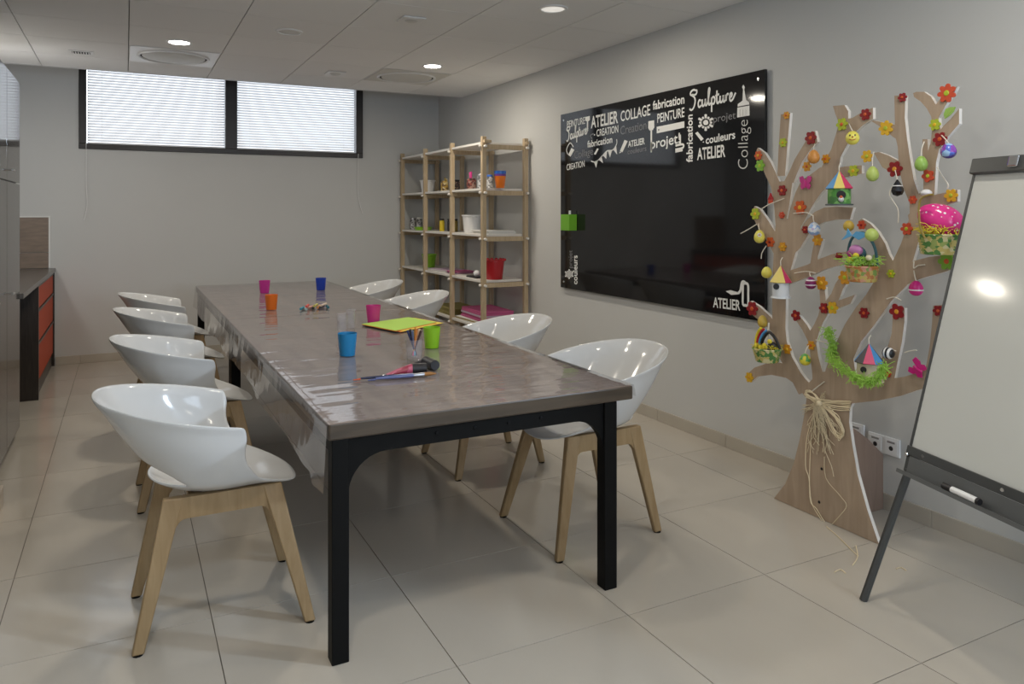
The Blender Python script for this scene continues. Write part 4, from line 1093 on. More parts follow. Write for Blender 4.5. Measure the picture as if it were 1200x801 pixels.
M['egg_yg'] = patchy('egg_yellow_green', [(.70, .62, .05), (.10, .35, .08), (.70, .62, .05)], 55, .35)
def egg(px, py, rx, ry, mat, lab, X=None, string=None, extra=None, egg_k=.16):
    Xe = X if X is not None else 2.828
    p = at_X(px, py, Xe); k = depth(p) / F_PX; r = rx * k; h = ry * k
    t = thing('easter_egg', lab, 'egg', p, 'painted eggs hanging on the tree')
    MB().ball((0, 0, 0), (r, r, h), 18, 12, egg_k).build('shell', mat, t, smooth='all')
    if string:
        a = at_X(string[0], string[1], TXF - .004) - p
        MB().tube(smoothpts([V(0, 0, h * .97), V(a.x * .3, a.y * .4, h + (a.z - h) * .5), a], 4), .0022, 6).build('string', 'twine', t, smooth=True)
    if extra: extra(t, r, h)
    return t
def cam_dir(p): d = V(-p.x, -p.y, 0); d.normalize(); return d
def smile(t, r, h):
    d = cam_dir(t.location); sd = V(-d.y, d.x, 0)
    for u, v in ((-.35, .3), (.35, .3)):
        MB().ball(d * r * .86 + sd * r * u + UP * h * v, (.0035, .0035, .0045), 8, 6).build('eye', 'near_black', t, smooth='all')
    MB().ball(d * r * .97 + sd * 0 + UP * h * .05, (.0035,) * 3, 8, 6).build('nose', 'crimson', t, smooth='all')
    MB().tube(smoothpts([d * r * .9 + sd * r * -.45 + UP * h * -.22, d * r * .99 + UP * h * -.38, d * r * .9 + sd * r * .45 + UP * h * -.22], 5), .0015, 6).build('mouth', 'crimson', t)
def daisy(t, r, h):
    d = cam_dir(t.location); sd = V(-d.y, d.x, 0); c = d * r * .93 + UP * h * .25
    for k in range(6):
        a = 2 * PI * k / 6
        MB().ball(c + sd * r * .27 * math.cos(a) + UP * r * .27 * math.sin(a), (.0042,) * 3, 8, 6).build('petal', 'egg_white', t, smooth='all')
    MB().ball(c + d * .003, (.0036,) * 3, 8, 6).build('flower_center', 'amber_dot' if 'amber_dot' in M else 'flower_amber', t, smooth='all')
def band_w(t, r, h):
    MB().lathe([(r * .965, -h * .30), (r * 1.025, -h * .28), (r * 1.03, -h * .14), (r * .985, -h * .12)], 20, cap=False).build('white_band', 'egg_white', t, smooth=True)
egg(953.5, 183.5, 6.8, 8.2, 'egg_orange', 'plain orange egg hanging below the dark red branch-tip flower', string=(955, 169))
egg(999, 161.5, 7.8, 8.2, 'egg_yellow', 'yellow egg with a smiling face near the middle treetop', string=(995, 145), extra=smile, egg_k=.05)
egg(1022.5, 203.5, 7, 9, 'egg_lime', 'pale lime egg hanging between the green birdhouse and black egg', string=(1024, 178))
egg(1079.5, 191.5, 7, 9, 'egg_green', 'green egg hanging on the right branches above a tomato red flower', string=(1083, 166))
egg(1111.5, 176.5, 8.5, 9.2, 'egg_blue', 'blue and purple marbled egg at the upper right', string=(1103, 158))
egg(954, 268, 7, 8, 'egg_pale', 'white and pale blue patterned egg below the pink butterfly', string=(953, 252))
egg(890, 277, 6.2, 7.8, 'egg_yellow', 'yellow egg with a white daisy at the left tree edge', string=(889, 262), extra=daisy)
egg(898.5, 319, 6, 6.8, 'egg_yellow', 'plain yellow egg half behind the white birdhouse roof', X=2.845)
egg(950, 331.5, 6.3, 7.4, 'egg_purple', 'purple egg with white bands left of an amber flower', string=(949, 318))
egg(893.5, 376.5, 5.6, 7.4, 'egg_gold', 'golden oval egg above the rainbow basket', X=2.815)
egg(943.5, 421, 6.4, 7, 'egg_yg', 'yellow egg with green patches between the two lower left stems', string=(948, 404))
egg(1073.5, 337.5, 7.8, 9, 'egg_magenta', 'magenta egg with one white band hanging below the right branch', string=(1071, 317), extra=band_w)
egg(1041, 413.5, 7, 7, 'egg_bw', 'black and white ringed egg right of the beige birdhouse roof', string=(1050, 411), egg_k=0)
egg(1021.5, 275, 7.6, 7.6, 'egg_lime', 'round lime egg at the top of the butterfly basket', X=2.742, egg_k=.05)
egg(994.5, 264.5, 6.2, 6.4, 'egg_gold', 'round golden egg behind the blue butterfly', X=2.835, egg_k=.05)
egg(1085.5, 225.5, 6.2, 4, 'egg_white', 'small white egg lying left of the pink egg basket handle top', X=2.845)
# black faceted egg
p = at_X(1051.5, 220.5, 2.828); k = depth(p) / F_PX
t = thing('easter_egg', 'black faceted egg with a white stripe hanging in the right gap', 'egg', p, 'painted eggs hanging on the tree')
MB().lathe([(.001, 10.5 * k), (3.6 * k, 6 * k), (6.6 * k, 0), (7.2 * k, -3.5 * k), (5.2 * k, -7.6 * k), (.001, -9.5 * k)], 7).build('shell', 'egg_black', t)
MB().lathe([(5.6 * k, 2.2 * k), (5.9 * k, 2.4 * k), (5.4 * k, 3.4 * k), (5.1 * k, 3.3 * k)], 7, cap=False).build('stripe', 'egg_white', t)
a = at_X(1049, 199, TXF - .008) - p
MB().tube([V(0, 0, 10 * k), a], .0022, 6).build('string', 'twine', t)
b_ = at_X(1052.5, 261, 2.83) - p
MB().tube(smoothpts([V(-.004, .02, 2 * k), V(-.012, .026, -8 * k), (b_ * .6), b_], 5), .0024, 6).build('loose_string', 'twine', t)
# leaf
p = at_X(1112, 132, 2.85); k = depth(p) / F_PX
q = MB(); q.prism([(0, -(x - 1112) * k, (132 - y) * k) for x, y in ((1107, 138.5), (1105.5, 133), (1108, 127), (1113, 125.5), (1119.5, 126), (1117, 131.5), (1113, 135))], (.005, 0, 0))
o = q.build('wooden_leaf', 'egg_green'); o.location = p; tag(o, 'lime green wooden leaf at the upper right beside the treetop', 'leaf')
MB().tube([V(-.001, .018, -.02), V(-.001, -.022, .02)], .0012, 5).build('leaf_vein', 'egg_lime', o)
# butterflies, mushroom, tag
def butterfly(px, py, s, mat, lab, X=2.852, rot=0.0):
    p = at_X(px, py, X); k = s * depth(p) / F_PX
    t = thing('butterfly', lab, 'butterfly', p, 'wooden butterflies on the tree')
    cr, sr = math.cos(rot), math.sin(rot)
    def T(u, v, x=0): return V(x, -(u * cr - v * sr) * k, (u * sr + v * cr) * k)
    for sg in (-1, 1):
        q = MB(); q.prism([T(sg * u, v, -.002 * 0) for u, v in ((.05, .15), (.45, .95), (.95, .8), (.85, .2), (.6, 0), (.8, -.4), (.55, -.8), (.2, -.6), (.05, -.2))], (.005, 0, 0)); q.build('wing', mat, t)
    MB().tube([T(0, -.6, -.003), T(0, .5, -.003)], .12 * k, 8).build('body', mat, t, smooth=True)
    return t
butterfly(943.5, 214.5, 9, 'flower_pink' if 'flower_pink' in M else solid('flower_pink', (.60, .05, .27), .4), 'pink wooden butterfly in the left part of the tree')
butterfly(1075.5, 432, 11, 'egg_magenta', 'magenta wooden butterfly seen edge-on at the lower right', rot=1.1)
p = at_X(902.5, 233, TXF - .008); k = depth(p) / F_PX
t = thing('wooden_mushroom', 'small red wooden mushroom on the upper left fork', 'mushroom', p)
q = MB(); q.prism([(0, -u * k, v * k) for u, v in ((-4, -1), (0, 7), (4, -1))], (.007, 0, 0)); q.build('cap', 'crimson', t)
q = MB(); q.prism([(0, -u * k, v * k) for u, v in ((-3, -1.2), (3, -1.2), (3, -5.5), (-3, -5.5))], (.007, 0, 0)); q.build('stem', 'tomato_stem' if 'tomato_stem' in M else 'flower_tomato', t)
# loose twine knots and ends
def twine(pts, lab, r=.0026, X=2.858):
    P = [at_X(x, y, X) for x, y in pts]; o = P[0].copy()
    ob = MB().tube(smoothpts(P, 5), r, 6).build('twine_end', 'twine', org=o, smooth=True)
    return tag(ob, lab, 'string', 'loose twine ends tied to the branches')
twine([(892, 245), (902, 239), (919, 232.5)], 'twine end crossing the upper left fork beside the red mushroom')
twine([(868, 273.5), (878, 268), (887, 262.5)], 'twine end sticking out left in front of the black board', X=2.845)
twine([(892, 303), (893, 296), (898, 288)], 'twine end hanging below the rust orange flower')
twine([(930, 250), (945, 249), (953, 253)], 'twine loop tied above the pale blue egg')
twine([(931, 320), (945, 318), (956, 320)], 'twine wound on the branch right of the white birdhouse')
twine([(1039, 350), (1048, 348), (1056, 352)], 'twine on the thick stem above the big dark red flower')
twine([(1071, 306), (1071, 314), (1076, 311), (1084, 310)], 'cream twine bow above the magenta egg')
twine([(956, 398), (964, 400), (972, 401)], 'twine across the gap right of the second stem')
twine([(1098, 196), (1105, 207), (1111, 216), (1110, 221)], 'twine hanging below the blue and purple egg')
twine([(1060, 413), (1066, 411), (1074, 410)], 'twine end right of the ringed egg')
twine([(952, 458), (958, 453), (966, 447)], 'twine end just above the raffia bow')

# ------------------------------------------------------------------ birdhouses
def birdhouse(px, top, eave, bot, wr, wb_, roofc, bodym, lab, X, hole, base_m, extra=None, n=8, tilt=0.0):
    p = at_X(px, bot, X); k = depth(p) / F_PX
    t = thing('birdhouse', lab, 'birdhouse', p, 'small painted birdhouses on the tree')
    H_, E_ = (bot - top) * k, (bot - eave) * k; R, B = wr * k, wb_ * k
    ph = math.atan2(p.y, p.x) + PI                          # one roof side turned to the room
    for i in range(n):
        a, b = ph + 2 * PI * (i - .5) / n, ph + 2 * PI * (i + .5) / n
        q = MB(); v = [q.bm.verts.new(c) for c in (V(0, 0, H_), V(R * math.cos(a), R * math.sin(a), E_), V(R * math.cos(b), R * math.sin(b), E_))]
        v2 = [q.bm.verts.new(c) for c in (V(0, 0, H_ - .008), V(R * .94 * math.cos(a), R * .94 * math.sin(a), E_ - .003), V(R * .94 * math.cos(b), R * .94 * math.sin(b), E_ - .003))]
        q._f(v); q._f(v2[::-1])
        for j in range(3): q._f([v[j], v2[j], v2[(j + 1) % 3], v[(j + 1) % 3]])
        q.build('roof_panel', roofc[i % len(roofc)], t)
    MB().lathe([(B, .006), (B * 1.02, E_ * .5), (B, E_ + .004)], 20).build('body', bodym, t, smooth=True)
    MB().lathe([(B * 1.22, 0), (B * 1.24, .003), (B * 1.2, .0065)], 20).build('base', base_m, t, smooth=True)
    d = V(math.cos(ph), math.sin(ph), 0)
    if hole:
        sd = V(-d.y, d.x, 0); c = d * B * .98 + sd * hole[0] * k + UP * hole[1] * k
        q = MB(); rr = hole[2] * k
        q.tube([c - d * .004, c + d * .003], rr, 16); q.build('entrance', 'near_black', t)
    MB().tube(smoothpts([V(0, 0, H_ - .002), V(.004, .004, H_ + 5 * k), V(.012, .0, H_ + 9 * k)], 4), .0022, 6).build('string', 'twine', t)
    if extra: extra(t, R, B, H_, E_, k, d)
    return t
solid('roof_blue', (.08, .30, .62), .4); solid('roof_yellow', (.78, .62, .16), .4); solid('roof_pink', (.62, .04, .14), .4); solid('roof_black', (.02, .02, .03), .4); solid('roof_cream', (.75, .68, .5), .5)
M['house_green'] = patchy('painted_green_house', [(.08, .28, .05), (.16, .40, .08), (.06, .18, .05), (.20, .45, .12)], 50, .45)
solid('house_white', (.68, .70, .72), .4); solid('house_beige', (.55, .48, .34), .55); solid('slate', (.06, .08, .09), .5)
def perch(t, R, B, H_, E_, k, d):
    sd = V(-d.y, d.x, 0)
    MB().ball(d * (B + .004) + sd * 2 * k + UP * 7 * k, (.012, .012, .012), 10, 8).build('bird', 'house_white', t, smooth='all')
    MB().ball(d * (B + .010) + sd * 2 * k + UP * 9.5 * k, (.007, .007, .007), 10, 8).build('bird_head', 'flower_orange', t, smooth='all')
birdhouse(983.5, 199.5, 220.5, 240.5, 16, 12.5, ['roof_yellow', 'roof_pink', 'roof_yellow', 'roof_pink', 'roof_blue', 'roof_black', 'roof_pink', 'roof_blue'], 'house_green', 'green birdhouse with a striped pointed roof at upper middle', 2.80, (2, 12, 5), 'slate', perch)
birdhouse(915, 310.5, 330, 349, 13.2, 9.5, ['roof_yellow', 'roof_pink', 'roof_yellow', 'roof_blue', 'roof_pink', 'roof_cream', 'roof_blue', 'roof_yellow'], 'house_white', 'white birdhouse with a striped roof on the left stem', 2.81, (-5, 14, 3.4), 'house_white')
def sisal(t, R, B, H_, E_, k, d): pass
birdhouse(1018.5, 402, 423.5, 446, 17, 13, ['roof_pink', 'roof_blue', 'roof_black', 'roof_blue', 'roof_black', 'roof_pink', 'roof_blue', 'roof_black'], 'house_beige', 'beige birdhouse with a dark striped roof above the green garland', 2.79, (-6, 15, 3.4), 'house_beige')
# lime sisal garland under the beige birdhouse
q = MB(); random.seed(3)
path = smoothpts([at_X(x, y, X_) for x, y, X_ in ((970, 386, 2.845), (974, 396, 2.835), (976, 408, 2.83), (974, 418, 2.81), (983, 428, 2.77), (997, 438, 2.72), (1010, 446, 2.70), (1022, 446, 2.695), (1032, 438, 2.70), (1036, 430, 2.71))], 8)
for i in range(1000):
    p = path[random.randrange(len(path))]; s_ = .015
    a = p + V(random.gauss(0, s_ * .35), random.gauss(0, s_ * .6), random.gauss(0, s_ * .55)); b = a + V(random.gauss(0, .010), random.gauss(0, .014), random.gauss(-.003, .012))
    q.tube([a, (a + b) / 2 + V(0, random.gauss(0, .006), random.gauss(0, .006)), b], .0016, 3, cap=False)
solid('sisal_green', (.36, .62, .09), .6); solid('sisal_yellow', (.75, .62, .04), .6)
o = q.build('sisal_garland', 'sisal_green', org=path[20], kind='stuff'); tag(o, 'fluffy lime green sisal garland hanging under the beige birdhouse', 'garland')

# ------------------------------------------------------------------ baskets
M['wicker_green'] = patchy('green_gold_wicker', [(.08, .22, .05), (.55, .45, .14), (.30, .36, .10), (.62, .55, .30)], 62, .5)
M['wicker_red'] = patchy('orange_green_wicker', [(.50, .20, .06), (.55, .42, .12), (.22, .34, .08), (.60, .30, .20)], 70, .5)
M['polka'] = speck('pink_polka', (.74, .035, .26), (.9, .8, .85), 48, .22, .2)
def basket(px, topy, boty, rt, rb, mat, lab, X, handle=None, hm='dull_gold'):
    p = at_X(px, boty, X); k = depth(p) / F_PX; h = (boty - topy) * k; R, B = rt * k, rb * k
    t = thing('easter_basket', lab, 'basket', p, 'filled baskets hanging on the tree')
    n = 7; prof = [(B * .9, 0)]
    for i in range(n):
        z0 = h * i / n; r0 = B + (R - B) * (i + .5) / n
        prof += [(r0 - .002, z0 + .0005), (r0 + .0025, z0 + h / n * .5)]
    prof += [(R, h), (R - .008, h), (R - .012, h * .8)]
    MB().lathe(prof, 28).build('woven_wall', mat, t, smooth='all')
    rm = MB(); rm.tube([(R * math.cos(a), R * math.sin(a), h) for a in [2 * PI * i / 28 for i in range(28)]], .0045, 6, closed=True); rm.build('rim', mat, t, smooth=True)
    if handle:
        d = V(-p.y, p.x, 0).normalized(); pts = [(d * R * math.cos(a) * handle[1] + UP * (h + handle[0] * k * math.sin(a))) for a in [PI * i / 14 for i in range(15)]]
        MB().tube(pts, .0042, 8).build('handle', hm, t, smooth=True)
    return t, k, h, R
def tuft(t, R, h, mat, name, n=160, ln=.03, up=.006):
    q = MB()
    for i in range(n):
        a = random.uniform(0, 2 * PI); rr = R * math.sqrt(random.random()) * .98; c = V(rr * math.cos(a), rr * math.sin(a), h + random.uniform(-.004, up))
        e = c + V(random.gauss(0, ln * .6), random.gauss(0, ln * .6), random.gauss(ln * .15, ln * .3))
        q.tube([c, (c + e) / 2 + V(0, 0, ln * .25), e], .0014, 3, cap=False)
    o = q.build(name, mat, t); o['kind'] = 'stuff'; return o
random.seed(11)
# big basket with the pink polka dot egg
t, k, h, R = basket(1102, 275, 298, 24, 20.5, 'wicker_green', 'large green and gold basket with a big pink polka dot egg, partly behind the whiteboard', 2.785)
tuft(t, R * 1.0, h + .004, 'sisal_yellow', 'straw', 360, .028, .026)
q = MB(); q.ball((0, 0, 0), (19 * k, 19 * k, 26 * k), 28, 18, .12); o = q.build('pink_egg', 'polka', t, smooth='all'); o.location = (0, 0, h + 17 * k); d = V(-2.755, -2.4, 0).normalized(); o.rotation_euler = Matrix.Rotation(math.radians(62), 3, d).to_euler()
hp = [at_X(x, y, 2.70) - t.location for x, y in ((1084, 279), (1079, 268), (1077, 254), (1077, 241), (1080, 232), (1088, 228.5), (1094, 228))]
MB().tube(smoothpts(hp, 4), .0042, 8).build('handle', 'dull_gold', t, smooth=True)
# basket with blue butterfly, green grass
t, k, h, R = basket(1010.5, 312, 330, 18, 15, 'wicker_red', 'orange woven basket with a blue butterfly, pink bird and green grass in mid tree', 2.775)
tuft(t, R, h + .004, 'sisal_green', 'grass', 220, .035, .03)
pts = []
bk = [at_X(x, y, 2.80) - t.location for x, y in ((993, 312), (994, 295), (997, 282), (1004, 274), (1013, 273), (1020, 280), (1026, 293), (1028, 312))]
MB().tube(smoothpts(bk, 5), .006, 8).build('handle', solid('teal_dark', (.03, .10, .12), .4), t, smooth=True)
def blob(px, py, rx, ry, mat, name, X):
    c = at_X(px, py, X) - t.location; kk = depth(at_X(px, py, X)) / F_PX
    return MB().ball(c, (ry * kk * .8, rx * kk, ry * kk), 14, 10).build(name, mat, t, smooth='all')
solid('sky_blue', (.12, .38, .66), .4); solid('mauve', (.55, .22, .48), .45)
blob(1005, 297, 11, 9, 'teal_dark', 'nest_back', 2.79)
blob(1003, 293, 9, 6.5, 'mauve', 'pink_bird', 2.765); blob(998, 298, 6, 6, solid('magenta_dark', (.35, .03, .18), .4), 'pink_ribbon', 2.765)
blob(1018, 302, 4, 3.4, 'roof_cream', 'chick', 2.752); blob(996.5, 304, 5, 4.5, 'sisal_yellow', 'yellow_flower', 2.758); blob(1003, 299.5, 4, 3.4, 'sisal_yellow', 'yellow_flower', 2.75)
for pl in (((998, 276), (989, 280), (986, 281), (992, 274), (993, 267.5)), ((998, 276), (1003, 271), (1012, 272), (1014, 277), (1006, 281))):
    q = MB(); q.prism([at_X(x, y, 2.745) - t.location for x, y in pl], (.005, 0, 0)); q.build('butterfly_wing', 'sky_blue', t)
# rainbow basket
t, k, h, R = basket(899, 408, 423.5, 16.5, 12.5, 'wicker_green', 'green basket with a rainbow handle and dark bird at the left tree edge', 2.770)
tuft(t, R, h + .004, 'sisal_yellow', 'grass', 90, .018, .01)
for i, (mt, off) in enumerate((('sisal_yellow', 0), ('crimson', 3.2), ('roof_blue', 6.6), ('near_black', 10.5))):
    hp = [at_X(x + off * u, y + off * v, 2.785) - t.location for x, y, u, v in ((885.5, 408, .6, 0), (886, 398, .75, .0), (888, 390, 1, .1), (892, 384, .95, .5))]
    if i == 3: hp.append(at_X(909, 397, 2.785) - t.location); hp.append(at_X(914, 409, 2.785) - t.location)
    MB().tube(smoothpts(hp, 5), 1.75 * k, 8).build('rainbow_band', mt, t, smooth=True)
blob(905, 405, 6, 5, 'near_black', 'bird_body', 2.775); blob(902, 411, 4, 3.4, 'near_black', 'bird_head', 2.765); blob(904, 413.5, 3, 2.4, 'roof_cream', 'bird_face', 2.755)
for x, y in ((886, 404.5), (890.5, 406.5), (896, 404.5), (902, 400)): blob(x, y, 3.2, 2.8, 'sisal_yellow', 'yellow_flower', 2.765)
p = at_X(901, 378, 2.79); c = at_X(899.5, 399, 2.79)
MB().tube([p - t.location, c - t.location], .0042, 8).build('hanger', 'twine', t, smooth=True)

# ------------------------------------------------------------------ raffia bow and straws
random.seed(5)
XB = TXF - .012
o = at_X(960, 470, XB)
rb = thing('raffia_bow', 'raffia bow tied around the tree trunk with long hanging strands', 'bow', o)
def rt(pts, r=.0022, X=XB, jit=0): return smoothpts([at_X(x + random.gauss(0, jit), y + random.gauss(0, jit), X + random.gauss(0, .002)) - o for x, y in pts], 4)
q = MB()
for i in range(16):
    j = random.gauss(0, 2.2); q.tube(rt([(945, 463 + j * .3), (956, 469 + j * .5), (968, 472 + j), (982, 474 + j * 1.3), (996, 474 + j * 1.2)], jit=.7), .0020, 4)
q.build('wrap', 'raffia', rb, kind='stuff')
q = MB()
for i in range(9): q.tube(rt([(959, 470), (952, 466), (945, 462), (945, 458.5), (950, 458.5), (955, 463), (960, 470)], jit=.9), .0022, 4)
for i in range(10): q.tube(rt([(960, 471), (972, 480), (983, 493), (988, 504), (985, 512), (978, 508), (970, 490), (961, 472)], jit=1.6), .0022, 4)
q.build('loop', 'raffia', rb, kind='stuff')
q = MB(); q.ball(at_X(960, 472, XB - .008) - o, (.012, .014, .012), 10, 8); q.build('knot', 'raffia', rb, smooth='all')
q = MB()
for i in range(46):
    x = 958 + random.gauss(0, 3); L_ = random.uniform(25, 62); dx = random.gauss(6, 9)
    q.tube(rt([(x, 472), (x + dx * .3, 472 + L_ * .4), (x + dx * .8 + random.gauss(0, 3), 472 + L_ * .75), (x + dx, 472 + L_)], jit=.8), .0015, 4)
for i in range(14): q.tube(rt([(938 + random.uniform(0, 8), 480 + random.gauss(0, 4)), (955, 474), (966, 466 + random.gauss(0, 8))], jit=1), .0013, 4)
q.build('strands', 'raffia', rb, kind='stuff')
for pts in ([(956, 478), (946, 510), (944, 545), (948, 560), (951, 588), (960, 605), (966, 613)], [(954, 480), (950, 520), (949, 582), (957, 596), (968, 614)], [(966, 535), (968, 560), (984, 580), (992, 592), (984, 604), (974, 615)], [(962, 476), (965, 520), (974, 545), (977, 558)]):
    MB().tube(rt(pts, X=TXF - .006), .0020, 5).build('long_strand', 'raffia', rb)
def floor_straw(pts, lab):
    P = [at_z(x, y, .003) for x, y in pts]; P[0].z = .003
    ob = MB().tube(smoothpts(P, 5), .0022, 5).build('raffia_straw', 'raffia', org=P[0], smooth=True); tag(ob, lab, 'straw', 'raffia straws lying on the floor tiles')
floor_straw([(969, 617), (984, 630), (999, 645), (1006, 651)], 'long raffia straw on the floor in front of the tree trunk')
floor_straw([(1003, 639), (1005, 652), (999, 662)], 'bent raffia straw on the floor left of the easel leg')
floor_straw([(978, 670), (985, 667), (991, 671)], 'short raffia straw on the tile farthest from the tree foot')
floor_straw([(1050, 666), (1056, 664.5), (1062, 668)], 'curled raffia straw on the floor right of the easel leg')

# ================================================================== ON THE TABLE
ZTB = .7656
def cup(px, py, mat, lab, w=11.5, h=27, wt=None):
    p = at_z(px, py, ZTB); k = depth(p) / F_PX
    t = MB().lathe([(w * .78 * k, 0), (w * .80 * k, .003), (w * k, h * k), (w * k - .0022, h * k), (w * .77 * k, .006), (.002, .006)], 28).build('plastic_tumbler', mat, smooth=True)
    t.location = p
    return tag(t, lab, 'cup', 'coloured tumblers on the tables')
gel('cup_magenta', (.55, .03, .30)); gel('cup_blue', (.01, .05, .42)); gel('cup_orange', (.75, .17, .015)); gel('cup_pink', (.60, .04, .25)); gel('cup_sky', (.015, .22, .46)); gel('cup_lime', (.28, .55, .02))
cup(310, 343, 'cup_magenta', 'magenta tumbler on the far table near its left edge', 6.4, 14.5)
cup(318, 362.5, 'cup_orange', 'orange tumbler on the far table in front of the magenta one', 7.4, 17.5)
cup(376, 339.5, 'cup_blue', 'deep blue tumbler at the far end of the far table', 6.1, 14)
cup(437.5, 377.5, 'cup_pink', 'pink tumbler on the near table beside the lime papers', 8.7, 20)
cup(407, 416, 'cup_sky', 'sky blue tumbler in the middle of the near table', 11.3, 26)
cup(506, 407, 'cup_lime', 'lime green tumbler on the near table behind the pen glass', 10.2, 24)
M['tumbler_glass'] = clear('tumbler_glass', (.985, .99, .99), rough=.06, bump=.2, bscale=60, ior=1.25, haze=.10)
def glasses(px, py, w, h, n, lab):
    p = at_z(px, py, ZTB); k = depth(p) / F_PX; t = thing('glass_stack', lab, 'glasses', p, 'stacked clear tumblers on the near table')
    for i in range(n):
        z = h * k * .22 * i + .0; z = i * h * k * .24; hh = h * k * .52
        MB().lathe([(.002, z + .001), (w * .76 * k, z), (w * .80 * k, z + .004), (w * k, z + hh), (w * k - .003, z + hh), (w * .76 * k, z + .008), (.002, z + .008)], 24).build('tumbler', 'tumbler_glass', t, smooth=True)
    return t
glasses(401, 391, 6.6, 24, 3, 'left stack of clear tumblers behind the sky blue tumbler')
glasses(411, 384, 6.0, 22, 3, 'right stack of clear tumblers behind the sky blue tumbler')
# coloured paper stack
pa = [at_z(x, y, ZTB) for x, y in ((424, 381.5), (464, 389.5), (512, 379.5), (479, 373.5))]
c0 = sum(pa, Vector()) / 4
t = thing('paper_pile', 'pile of lime, orange and yellow paper sheets on the near table', 'paper', c0)
solid('paper_lime', (.42, .66, .10), .7); solid('paper_orange', (.75, .22, .04), .7); solid('paper_yellow', (.82, .62, .08), .7); solid('paper_black', (.03, .03, .03), .7)
for k, (mt, off) in enumerate((('paper_black', (0, -.012)), ('paper_orange', (.02, -.016)), ('paper_yellow', (.035, -.010)), ('paper_orange', (-.002, -.004)), ('paper_lime', (0, .006)))):
    q = MB(); q.prism([p - c0 + V(off[0], off[1], k * .0022) for p in pa], (0, 0, .0018)); q.build('sheet', mt, t)
# pastels
random.seed(9)
pc_ = at_z(369, 361.5, ZTB)
cols = [(.05, .28, .38), (.45, .62, .62), (.7, .12, .10), (.8, .42, .35), (.03, .03, .03), (.55, .5, .12), (.8, .35, .1), (.1, .1, .12), (.75, .6, .5), (.02, .15, .2)]
labs = ['teal', 'pale aqua', 'red', 'salmon', 'black', 'olive', 'orange', 'charcoal', 'beige', 'dark petrol']
for i in range(10):
    cc = pc_ + V(-.085 + .019 * i, random.uniform(-.03, .03), .009 + (.0175 if i % 3 == 2 else 0)); a = random.uniform(.9, 1.5); dv = V(math.cos(a), math.sin(a), 0) * .045
    if i % 3 == 2: cc.x -= .010; a = 1.2
    solid('pastel_' + labs[i].replace(' ', '_'), cols[i], .6)
    ob = MB().tube([-dv, dv * .9, dv], [.0085, .0085, .006], 10).build('pastel_stick', 'pastel_' + labs[i].replace(' ', '_'), smooth=True); ob.location = cc
    tag(ob, labs[i] + ' pastel stick in the small heap on the far table', 'pastel', 'heap of pastel sticks on the far table')
# glass with pens
pg = at_z(485.5, 421, ZTB); k = depth(pg) / F_PX
t = thing('pen_glass', 'clear glass holding coloured pens on the near table', 'glass', pg)
MB().lathe([(.002, .001), (8.4 * k, 0), (8.8 * k, .004), (10.4 * k, 24 * k), (10.4 * k - .003, 24 * k), (8.2 * k, .012), (.002, .012)], 24).build('tumbler', 'tumbler_glass', t, smooth=True)
pens = [(-.030, -.004, .118, (.03, .04, .12), 'dark blue'), (-.020, .012, .121, (.02, .02, .02), 'black'), (-.008, -.016, .117, (.10, .12, .20), 'slate'), (.004, .016, .130, (.72, .33, .04), 'amber'), (.012, -.012, .127, (.62, .22, .05), 'rust'), (.022, .008, .122, (.75, .55, .35), 'tan'), (.031, -.004, .116, (.06, .03, .03), 'brown'), (.016, .022, .110, (.75, .2, .35), 'pink'), (-.012, .026, .113, (.2, .45, .6), 'light blue')]
rd = V(CS, -SN, 0); dd = V(SN, CS, 0)
for (u, v, L_, cl, nm) in pens:
    solid('pen_' + nm.replace(' ', '_'), cl, .35)
    pt = thing('pen', nm + ' pen standing in the clear glass on the near table', 'pen', pg + V(0, 0, .0125), 'pens in the glass')
    b0 = rd * (-u * .30) + dd * (-v * .3) + V(0, 0, .006); b1 = rd * u + dd * v + V(0, 0, L_)
    MB().tube([b0, b0 + (b1 - b0) * .72], .0045, 8).build('barrel', 'pen_' + nm.replace(' ', '_'), pt, smooth=True)
    MB().tube([b0 + (b1 - b0) * .73, b1], .0054, 8).build('cap', 'pen_' + nm.replace(' ', '_'), pt, smooth=True)
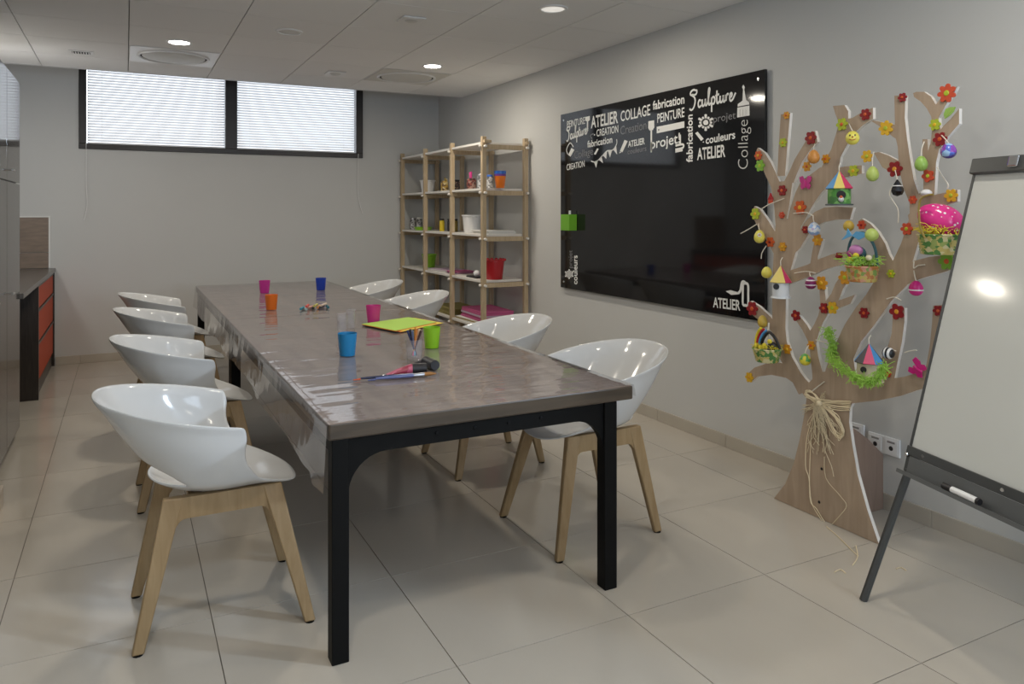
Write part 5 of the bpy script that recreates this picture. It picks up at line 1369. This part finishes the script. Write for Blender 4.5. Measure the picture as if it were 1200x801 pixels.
# paint tube with black cap and a second one behind
M['tube_print'] = patchy('pink_tube_print', [(.50, .10, .17), (.58, .16, .24), (.30, .03, .06)], 38, .3)
def paint_tube(x0, y0, x1, y1, r, body, lab, capf=.62):
    a, b = at_z(x0, y0, ZTB), at_z(x1, y1, ZTB); d = b - a; L_ = d.length; d.normalize(); sd = V(-d.y, d.x, 0)
    t = thing('paint_tube', lab, 'tube', a, 'paint tubes on the near table')
    q = MB(); rings = []
    for s_, wv, hv in ((0, r * .95, .0022), (.04, r * .95, .0024), (.25, r, r * .5), (.55, r, r * .9), (capf, r * .98, r * .98)):
        rings.append([q.bm.verts.new(d * L_ * s_ + sd * wv * math.cos(2 * PI * j / 18) + UP * (hv * math.sin(2 * PI * j / 18) + max(r, .002) * s_ / capf if False else hv * math.sin(2 * PI * j / 18) + hv)) for j in range(18)])
    for A, B in zip(rings, rings[1:]):
        for j in range(18): q._f([A[j], A[(j + 1) % 18], B[(j + 1) % 18], B[j]])
    q._f(rings[0][::-1]); q._f(rings[-1]); q.build('tube_body', body, t, smooth=True)
    q = MB(); q.tube([d * L_ * (capf + .005) + UP * r, d * L_ * .985 + UP * r, d * L_ + UP * r], [r * 1.02, r * 1.02, r * .9], 20); q.build('cap', 'near_black', t, smooth=True)
    return t
paint_tube(452, 439.5, 500, 437, .021, 'tube_print', 'pink paint tube with a black cap lying on the near table', .64)
paint_tube(490, 424.5, 510, 434, .021, 'near_black', 'dark paint tube with black cap behind the pink one', .45)
p = at_z(452, 440.5, ZTB); q = MB(); d = (at_z(444, 443, ZTB) - p); d.z = 0
ob = MB().tube([UP * .004, d * .4 + UP * .004, d + UP * .003], [.004, .006, .001], 10).build('modelling_tip', 'steel', smooth=True); ob.location = p; tag(ob, 'pale pointed modelling tip lying at the end of the pink tube', 'tool')
# paint brushes
def brush(x0, y0, x1, y1, r, hm, lab, tipm, z=0.0, bristle='dull_bristle'):
    a, b = at_z(x0, y0, ZTB) + UP * z, at_z(x1, y1, ZTB) + UP * z; d = b - a
    t = thing('paint_brush', lab, 'brush', a, 'paint brushes on the near table'); u = UP * r
    MB().tube([u * .5, d * .10 + u * .6, d * .11 + u], [r * .28, r * .5, r * .55], 10).build('handle_tip', tipm, t, smooth=True)
    MB().tube([d * .112 + u, d * .35 + u, d * .62 + u, d * .66 + u], [r * .55, r * .85, r, r * .8], 12).build('handle', hm, t, smooth=True)
    MB().tube([d * .662 + u, d * .82 + u], [r * .8, r * .9], 12).build('ferrule', 'steel', t, smooth=True)
    MB().tube([d * .822 + u, d * .92 + u, d + u * .8], [r * .9, r * .85, r * .3], 12).build('bristles', bristle, t, smooth=True)
solid('dull_bristle', (.30, .13, .03), .7); solid('slate_blue', (.10, .12, .26), .3); solid('navy', (.02, .025, .06), .3)
brush(431, 446.8, 511, 439.5, .0085, 'slate_blue', 'slate blue paint brush with brown bristles, nearer of the two', 'slate_blue')
brush(414, 446, 489, 440.2, .0070, 'navy', 'dark paint brush with an orange handle end, farther of the two', solid('flame', (.65, .10, .03), .4), bristle='steel')
